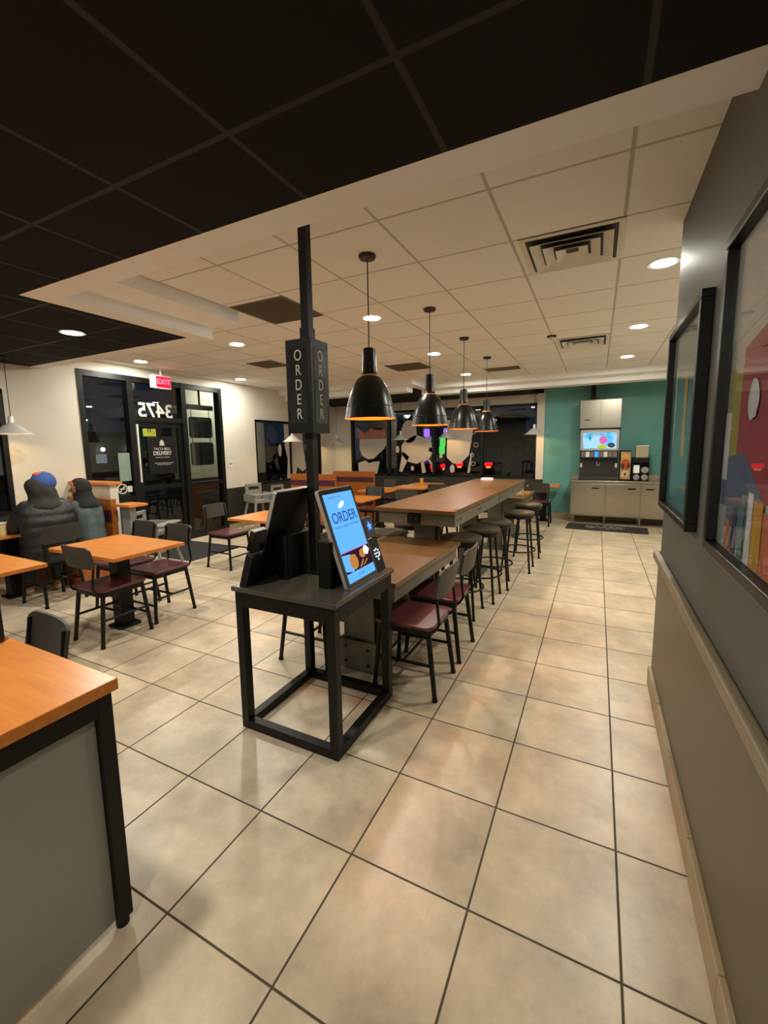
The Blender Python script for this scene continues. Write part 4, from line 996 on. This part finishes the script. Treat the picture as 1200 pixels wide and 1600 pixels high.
def person(label, loc, rz, sc, lean, arms, mats, headturn, wide=1.):
    """seated on a .47 m seat, facing local +y"""
    r = thing('person', label, 'person', loc, rz); r.scale = (sc, sc, sc)
    pel = (0, -.02, .56); sp = (0, -.01+lean*.25, .74); ch = (0, lean*.6, .95); nb = (0, lean*.95, 1.08); nk = (0, lean*1.1+.01, 1.15); hd = (0, lean*1.25+.03, 1.22)
    body = [[(pel, (.15, .12)), (sp, (.135, .10)), (ch, (.155, .105)), (nb, (.085, .07)), (nk, (.052, .055)), (hd, (.06, .07))]]
    cloth = []
    legs, shoes = [[(pel, (.165, .13)), ((0, 0, .62), (.16, .13))]], []
    for s in (-1, 1):
        hip = (s*.095, .03, .545); knee = (s*.12, .43, .53); ank = (s*.13, .40, .10); toe = (s*.135, .52, .045)
        body.append([(pel, (.15, .12)), (hip, .085), (knee, .058), ((s*.125, .42, .33), .052), (ank, .038), (toe, (.03, .035))])
        legs.append([(pel, (.165, .13)), (hip, .10), (knee, .075), ((s*.125, .42, .33), .066), (ank, .055)])
        shoes.append([((s*.13, .385, .06), (.045, .05)), ((s*.132, .46, .048), (.042, .048)), ((s*.135, .545, .04), (.032, .045))])
        (ex, ey, ez), (wx, wy, wz), fd = arms[0 if s < 0 else 1]
        sh = (s*.165, nb[1]-.01, 1.045); el = (s*ex, ey, ez); wr = (s*wx, wy, wz)
        body.append([(nb, (.085, .07)), (sh, .06), (el, .042), (wr, .024)])
        body += hand_chains(wr, None, (s*fd[0], fd[1], fd[2]), -s if True else s)
        mid = tuple(wr[i]*.9+el[i]*.1 for i in range(3))
        cloth.append([((s*.12, sh[1], 1.03), .085), (sh, .088*wide), (tuple((sh[i]+el[i])/2 for i in range(3)), .078*wide), (el, .068*wide), (mid, .046)])
    bd = skin_mesh('body', body, M['skin'], r)
    # face and skull grown into the same figure's head
    H = Matrix.Translation(hd) @ Matrix.Rotation(headturn, 4, 'Z')
    b = MB(); b.ball((0, 0, .03), .088, .86, 1.05, 1.22, 24, 18, H)
    b.ball((0, .042, -.05), .044, 1.0, .9, .9, 16, 10, H); b.ball((0, .10, .01), .016, .75, 1.0, 1.6, 10, 8, H)
    for s in (-1, 1): b.ball((s*.078, -.005, .01), .026, .35, .8, 1.2, 10, 8, H)
    hm = b.build('head', M['skin'], r, smooth=180)
    b = MB()
    for s in (-1, 1): b.ball((s*.031, .082, .03), .011, 1.2, .6, .7, 10, 8, H)
    b.build('eyes', M['black_g'], hm, smooth=180)
    MB().tube([tuple(H @ Vector((x*.022, .083-.006*x*x, -.045))) for x in (-1, -.5, 0, .5, 1)], .005, 6).build('mouth', pbr('lips', '#7a4640', .5), hm)
    # torso garment: stacked ellipses that follow the leaning back
    prof = [(.462, .185, .165, 0), (.52, .20, .17, 0), (.60, .20, .165, .0), (.70, .20, .155, .2), (.80, .21, .16, .4), (.90, .215, .155, .55), (.98, .218, .14, .75), (1.04, .208, .12, .9), (1.075, .175, .105, .95), (1.10, .12, .09, 1.0), (1.115, .09, .08, 1.0)]
    v, f, n = [], [], 28; rows = []
    for i in range(len(prof)-1):
        for q in range(8):
            t = q/8; rows.append(tuple(prof[i][j]*(1-t)+prof[i+1][j]*t for j in range(4)))
    rows.append(prof[-1])
    for z, a_, b_, ln in rows:
        puff = 1 + (.045*abs(math.sin(z*PI/.105)) if mats[0] == 'jacket' else .01*math.sin(z*40))
        for k in range(n):
            t = 2*PI*k/n; v.append((a_*wide*puff*math.cos(t), lean*ln - .02 + b_*wide*puff*math.sin(t), z))
    for i in range(len(rows)-1):
        for k in range(n): f.append((i*n+k, i*n+(k+1) % n, (i+1)*n+(k+1) % n, (i+1)*n+k))
    b = MB(); b._add(v, f); b.build('jacket' if mats[0] == 'jacket' else 'knit_top', M[mats[0]], r, smooth=180)
    for c in cloth: skin_mesh('sleeve', [c], M[mats[0]], r)
    skin_mesh('trousers', legs, M['denim'], r)
    for c in shoes: skin_mesh('shoe', [c], M[mats[1]], r, 0, 2)
    return r, H, hd

def shell(name, mat, parent, H, c, sx, sy, sz, cut, n=26, m=16):
    """ellipsoid open in front (towards +y): hood or scarf"""
    b = MB(); v, f, keep = [], [], {}
    for i in range(m+1):
        th = PI*i/m
        for k in range(n):
            ph = 2*PI*k/n
            x, y, z = math.sin(th)*math.cos(ph), math.sin(th)*math.sin(ph), math.cos(th)
            wob = 1 + .03*math.sin(5*ph+3*th)
            v.append(H @ Vector((c[0]+sx*x*wob, c[1]+sy*y*wob, c[2]+sz*z)))
            keep[i*n+k] = not (y > cut and z < .62 and z > -.72)
    for i in range(m):
        for k in range(n):
            q = (i*n+k, i*n+(k+1) % n, (i+1)*n+(k+1) % n, (i+1)*n+k)
            if all(keep[t] for t in q): f.append(q)
    b._add(v, f); o = b.build(name, mat, parent, smooth=180)
    md = o.modifiers.new('thick', 'SOLIDIFY'); md.thickness = .012
    ss = o.modifiers.new('sub', 'SUBSURF'); ss.levels = ss.render_levels = 1
    return o
# hooded diner, back to the camera
AR = [((.27, .16, .80), (.17, .40, .785), (-.3, 1, 0)), ((.27, .16, .80), (.17, .40, .785), (-.3, 1, 0))]
r, H, hd = person('person in dark hooded jacket and blue orange hat, back to the camera', (-4.70, .62, 0), math.radians(78), .97, .06, AR, ('jacket', 'shoewhite'), -.5, 1.1)
def drape(name, mat, par, rows, n=30, gap=0., thick=.014):
    """cloth of stacked ellipses; gap opens it towards the face (+y)"""
    b = MB(); v, f = [], []
    for row in rows:
        z, a_, c_, yo = row[:4]; xo = row[4] if len(row) > 4 else 0.
        for k in range(n):
            t = PI/2 + gap/2 + (2*PI-gap)*k/(n-1 if gap else n)
            w = 1 + .02*math.sin(7*t + z*30)
            v.append((xo + a_*w*math.cos(t), yo + c_*w*math.sin(t), z))
    for i in range(len(rows)-1):
        for k in range(n-1 if gap else n): f.append((i*n+k, i*n+(k+1) % n, (i+1)*n+(k+1) % n, (i+1)*n+k))
    b._add(v, f); o = b.build(name, mat, par, smooth=180)
    md = o.modifiers.new('thick', 'SOLIDIFY'); md.thickness = thick
    ss = o.modifiers.new('sub', 'SUBSURF'); ss.levels = ss.render_levels = 1
    return o
y0 = hd[1]-.04
drape('hood', M['hood'], r, [(.985, .15, .13, y0-.045), (1.03, .168, .15, y0-.045), (1.065, .160, .148, y0-.035), (1.10, .138, .135, y0-.02), (1.14, .128, .128, y0-.01), (1.19, .130, .135, y0-.01, -.008), (1.235, .128, .135, y0, -.02), (1.275, .112, .12, y0, -.035), (1.31, .085, .10, y0, -.045), (1.33, .05, .07, y0, -.05)], gap=1.5)
b = MB(); b.ball((.03, .0, .07), .115, 1.0, 1.1, .98, 24, 14, H @ Matrix.Rotation(.3, 4, 'X')); hat = b.build('knit_hat', M['hatblue'], r, smooth=180)
MB().ball((-.025, -.055, .150), .045, 1.1, .8, .6, 14, 10, Matrix.Translation(hd)).build('orange_patch', M['hatorange'], hat, smooth=180)
# second diner
AR = [((.25, .16, .84), (.14, .36, .865), (-.2, 1, 0)), ((.25, .16, .84), (.14, .36, .865), (-.2, 1, 0))]
r2, H2, hd2 = person('person in black head scarf and grey blue top, turned towards the hooded diner', (-5.02, 1.19, 0), math.radians(112), .90, .05, AR, ('greytop', 'shoewhite'), .75, 1.0)
shell('head_scarf', M['hijab'], r2, H2, (0, -.015, .025), .115, .13, .145, .62)
y0 = hd2[1]-.05
drape('scarf_drape', M['hijab'], r2, [(1.02, .20, .15, y0-.035), (1.06, .18, .14, y0-.03), (1.11, .14, .12, y0-.02), (1.16, .105, .11, y0), (1.21, .10, .11, y0)], gap=.9)

# ------------------------------------------------------------------ cars and lights outside
def car(label, loc, rz, lights=True):
    r = thing('parked_car', label, 'car', loc, rz, 'cars parked outside the back windows')
    prof = [(-2.2, .35), (-2.25, .75), (-2.1, .98), (-1.45, 1.05), (-.95, 1.45), (.55, 1.47), (1.25, 1.02), (2.05, .88), (2.25, .65), (2.22, .35)]
    T = Matrix.Rotation(PI/2, 4, 'X')
    b = MB(); b.prism(prof, -.86, .86, T); b.build('car_body', M['carpaint'], r, bevel=.06, seg=3)
    b = MB(); b.prism([(-1.32, 1.07), (-.9, 1.40), (-.22, 1.41), (-.22, 1.07)], -.868, .868, T).prism([(-.14, 1.07), (-.14, 1.41), (.5, 1.42), (1.05, 1.07)], -.868, .868, T); b.build('side_windows', M['carglass'], r)
    for x in (-1.35, 1.38):
        for s in (-1, 1):
            w = MB().lathe([(.0, -.1), (.33, -.1), (.34, -.08), (.34, .08), (.33, .1), (0, .1)], 24, Matrix.Translation((x, s*.80, .34)) @ T).build('wheel', M['tyre'], r, smooth=40)
            MB().lathe([(0, .0), (.2, .0), (.2, .012), (0, .02)], 10, Matrix.Translation((x, s*.90, .34)) @ Matrix.Rotation(PI/2*(-s if s > 0 else 1), 4, 'X')).build('hub_cap', M['steelgrey'], w)
    for s in (-1, 1):
        MB().rbox(-2.27, -2.18, s*.66-.16, s*.66+.16, .74, .90, .03, 3, 'x').build('tail_lamp', M['taillight'] if lights else M['black_g'], r)
        MB().rbox(2.12, 2.24, s*.62-.17, s*.62+.17, .66, .78, .03, 3, 'x').build('head_lamp', M['headlight'] if lights == 2 else M['carglass'], r)
        MB().box(-2.255, -2.2, s*.66-.1, s*.66+.1, .66, .72).build('indicator_lamp', M['indicator'] if lights else M['black_g'], r)
    return r
car('dark parked car with wheel showing beyond the second back pane', (-7.7, 15.0, -.15), math.radians(180), 1)
car('dark car seen from behind with tail lights beyond the third back pane', (-4.6, 19.6, -.15), math.radians(90), 1)
car('dark unlit car beyond the right back pane', (-.3, 12.6, -.15), math.radians(176), 0)
car('dark car with headlights on beyond the left wall window', (-15.0, 17.3, -.15), math.radians(-62), 2)
car('dark car with headlights on beyond the first back pane', (-11.0, 21.5, -.15), math.radians(-66), 2)
def street_lamp(label, loc, h):
    r = thing('street_lamp', label, 'street lamp', loc, 0, 'street lamps beyond the windows')
    MB().lathe([(.09, 0), (.07, .3), (.05, h)], 12).build('pole', M['black_m'], r)
    MB().rbox(-.14, .5, -.12, .12, h, h+.08, .04).build('lamp_head', M['black_m'], r)
    MB().box(.1, .46, -.09, .09, h-.02, h).ball((.28, 0, h-.04), .13).build('lamp_lens', M['streetbulb'], r)
street_lamp('street lamp glowing beyond the left wall window', (-20.28, 23.6, -.15), 3.0)
street_lamp('street lamp glowing at top of the second back pane', (-11.8, 26.0, -.15), 3.75)
street_lamp('street lamp glowing beyond the left sidelight', (-20.3, 9.5, -.15), 3.05)
def store(label, loc, rz, w, h, win, neon):
    r = thing('store_building', label, 'building', loc, rz)
    MB().box(-w/2, w/2, 0, 5, 0, h).build('wall', M['outwall'], r); MB().box(-w/2-.2, w/2+.2, -.2, 5.2, h, h+.25).build('roof_edge', M['black_m'], r)
    for k in range(win):
        x = -w/2 + w*(k+.5)/win
        MB().box(x-.22*w/win, x+.22*w/win, -.05, 0, .9, 1.45).build('shop_window', M['storewin'], r)
    if win > 1:
        for k in range(3): MB().ball((-w/2+w*(k+1)/4, -.25, 1.75), .12, 1, 1, 1, 10, 8).build('wall_globe', M['globe'], r)
    for x, z, mt in neon: MB().rbox(x-.22, x+.22, -.08, 0, z-.32, z+.32, .1, 4, 'y').build('neon_panel', M[mt], r)
store('dark store with purple and green neon beyond the third back pane', (-11.0, 30.5, -.15), 0, 12, 3.6, 0, ((-.75, 2.65, 'neonp'), (.85, 2.65, 'neonp'), (.55, 1.9, 'neong'), (.5, 1.3, 'neong'), (-.6, 2.1, 'storewin')))
store('row of lit shop windows across the street beyond the entrance', (-27, 14.2, -.15), math.radians(90), 7, 2.6, 5, ())
store('dark building with blue lit panel beyond the left wall window', (-20.6, 17.8, -.15), math.radians(90), 5.5, 3.4, 1, ((2.4, 2.2, 'neonblue'),))
# pale return wall and canopy outside the entrance
wall_with('exterior_wall', M['stucco'], [(-7.3, -7.1, 4.15, 6.6, .95, 2.95)])
wall_with('exterior_wall_base', M['dark_wains'], [(-7.32, -7.08, 4.13, 6.6, -.15, .95)])
wall_with('exterior_canopy', M['stucco'], [(-8.2, XL-.2, 1.2, 6.6, 2.95, 3.05)])
dup(first, 'downlight in the outdoor canopy above the hanging boards', (-6.62, 5.0, 2.95))
for k, (x, y, s) in enumerate(((-13.0, 12.6, 1.0), (-18.5, 12.4, .8), (-1.5, 22, 1.6))):
    lb = ('round dark bush beyond the left wall window', 'low dark bush outside the entrance side', 'dark tree clump beyond the right back pane')[k]
    b = MB(); rd = random.Random(k)
    for q in range(14): b.ball((rd.uniform(-1, 1)*s, rd.uniform(-.6, .6)*s, rd.uniform(.4, 1.6)*s), rd.uniform(.4, .7)*s, 1, 1, .8, 10, 8)
    r = thing('dark_bush', lb, 'bush', (x, y, -.15)); b.build('foliage', M['foliage'], r); MB().cyl(0, 0, 0, .6*s, .12*s, 8).build('trunk', M['black_m'], r)

# ------------------------------------------------------------------ render look
SC.view_settings.view_transform = 'Standard'; SC.view_settings.look = 'None'; SC.view_settings.gamma = 1; SC.view_settings.use_curve_mapping = False
SC.view_settings.exposure = 1.52
cy = SC.cycles
cy.use_denoising = True
try: cy.denoiser = 'OPENIMAGEDENOISE'
except Exception: pass
cy.max_bounces = 8; cy.diffuse_bounces = 5; cy.glossy_bounces = 4; cy.transparent_max_bounces = 12; cy.transmission_bounces = 4
cy.caustics_reflective = False; cy.caustics_refractive = False
cy.sample_clamp_indirect = 6; cy.use_light_tree = True; cy.blur_glossy = .5
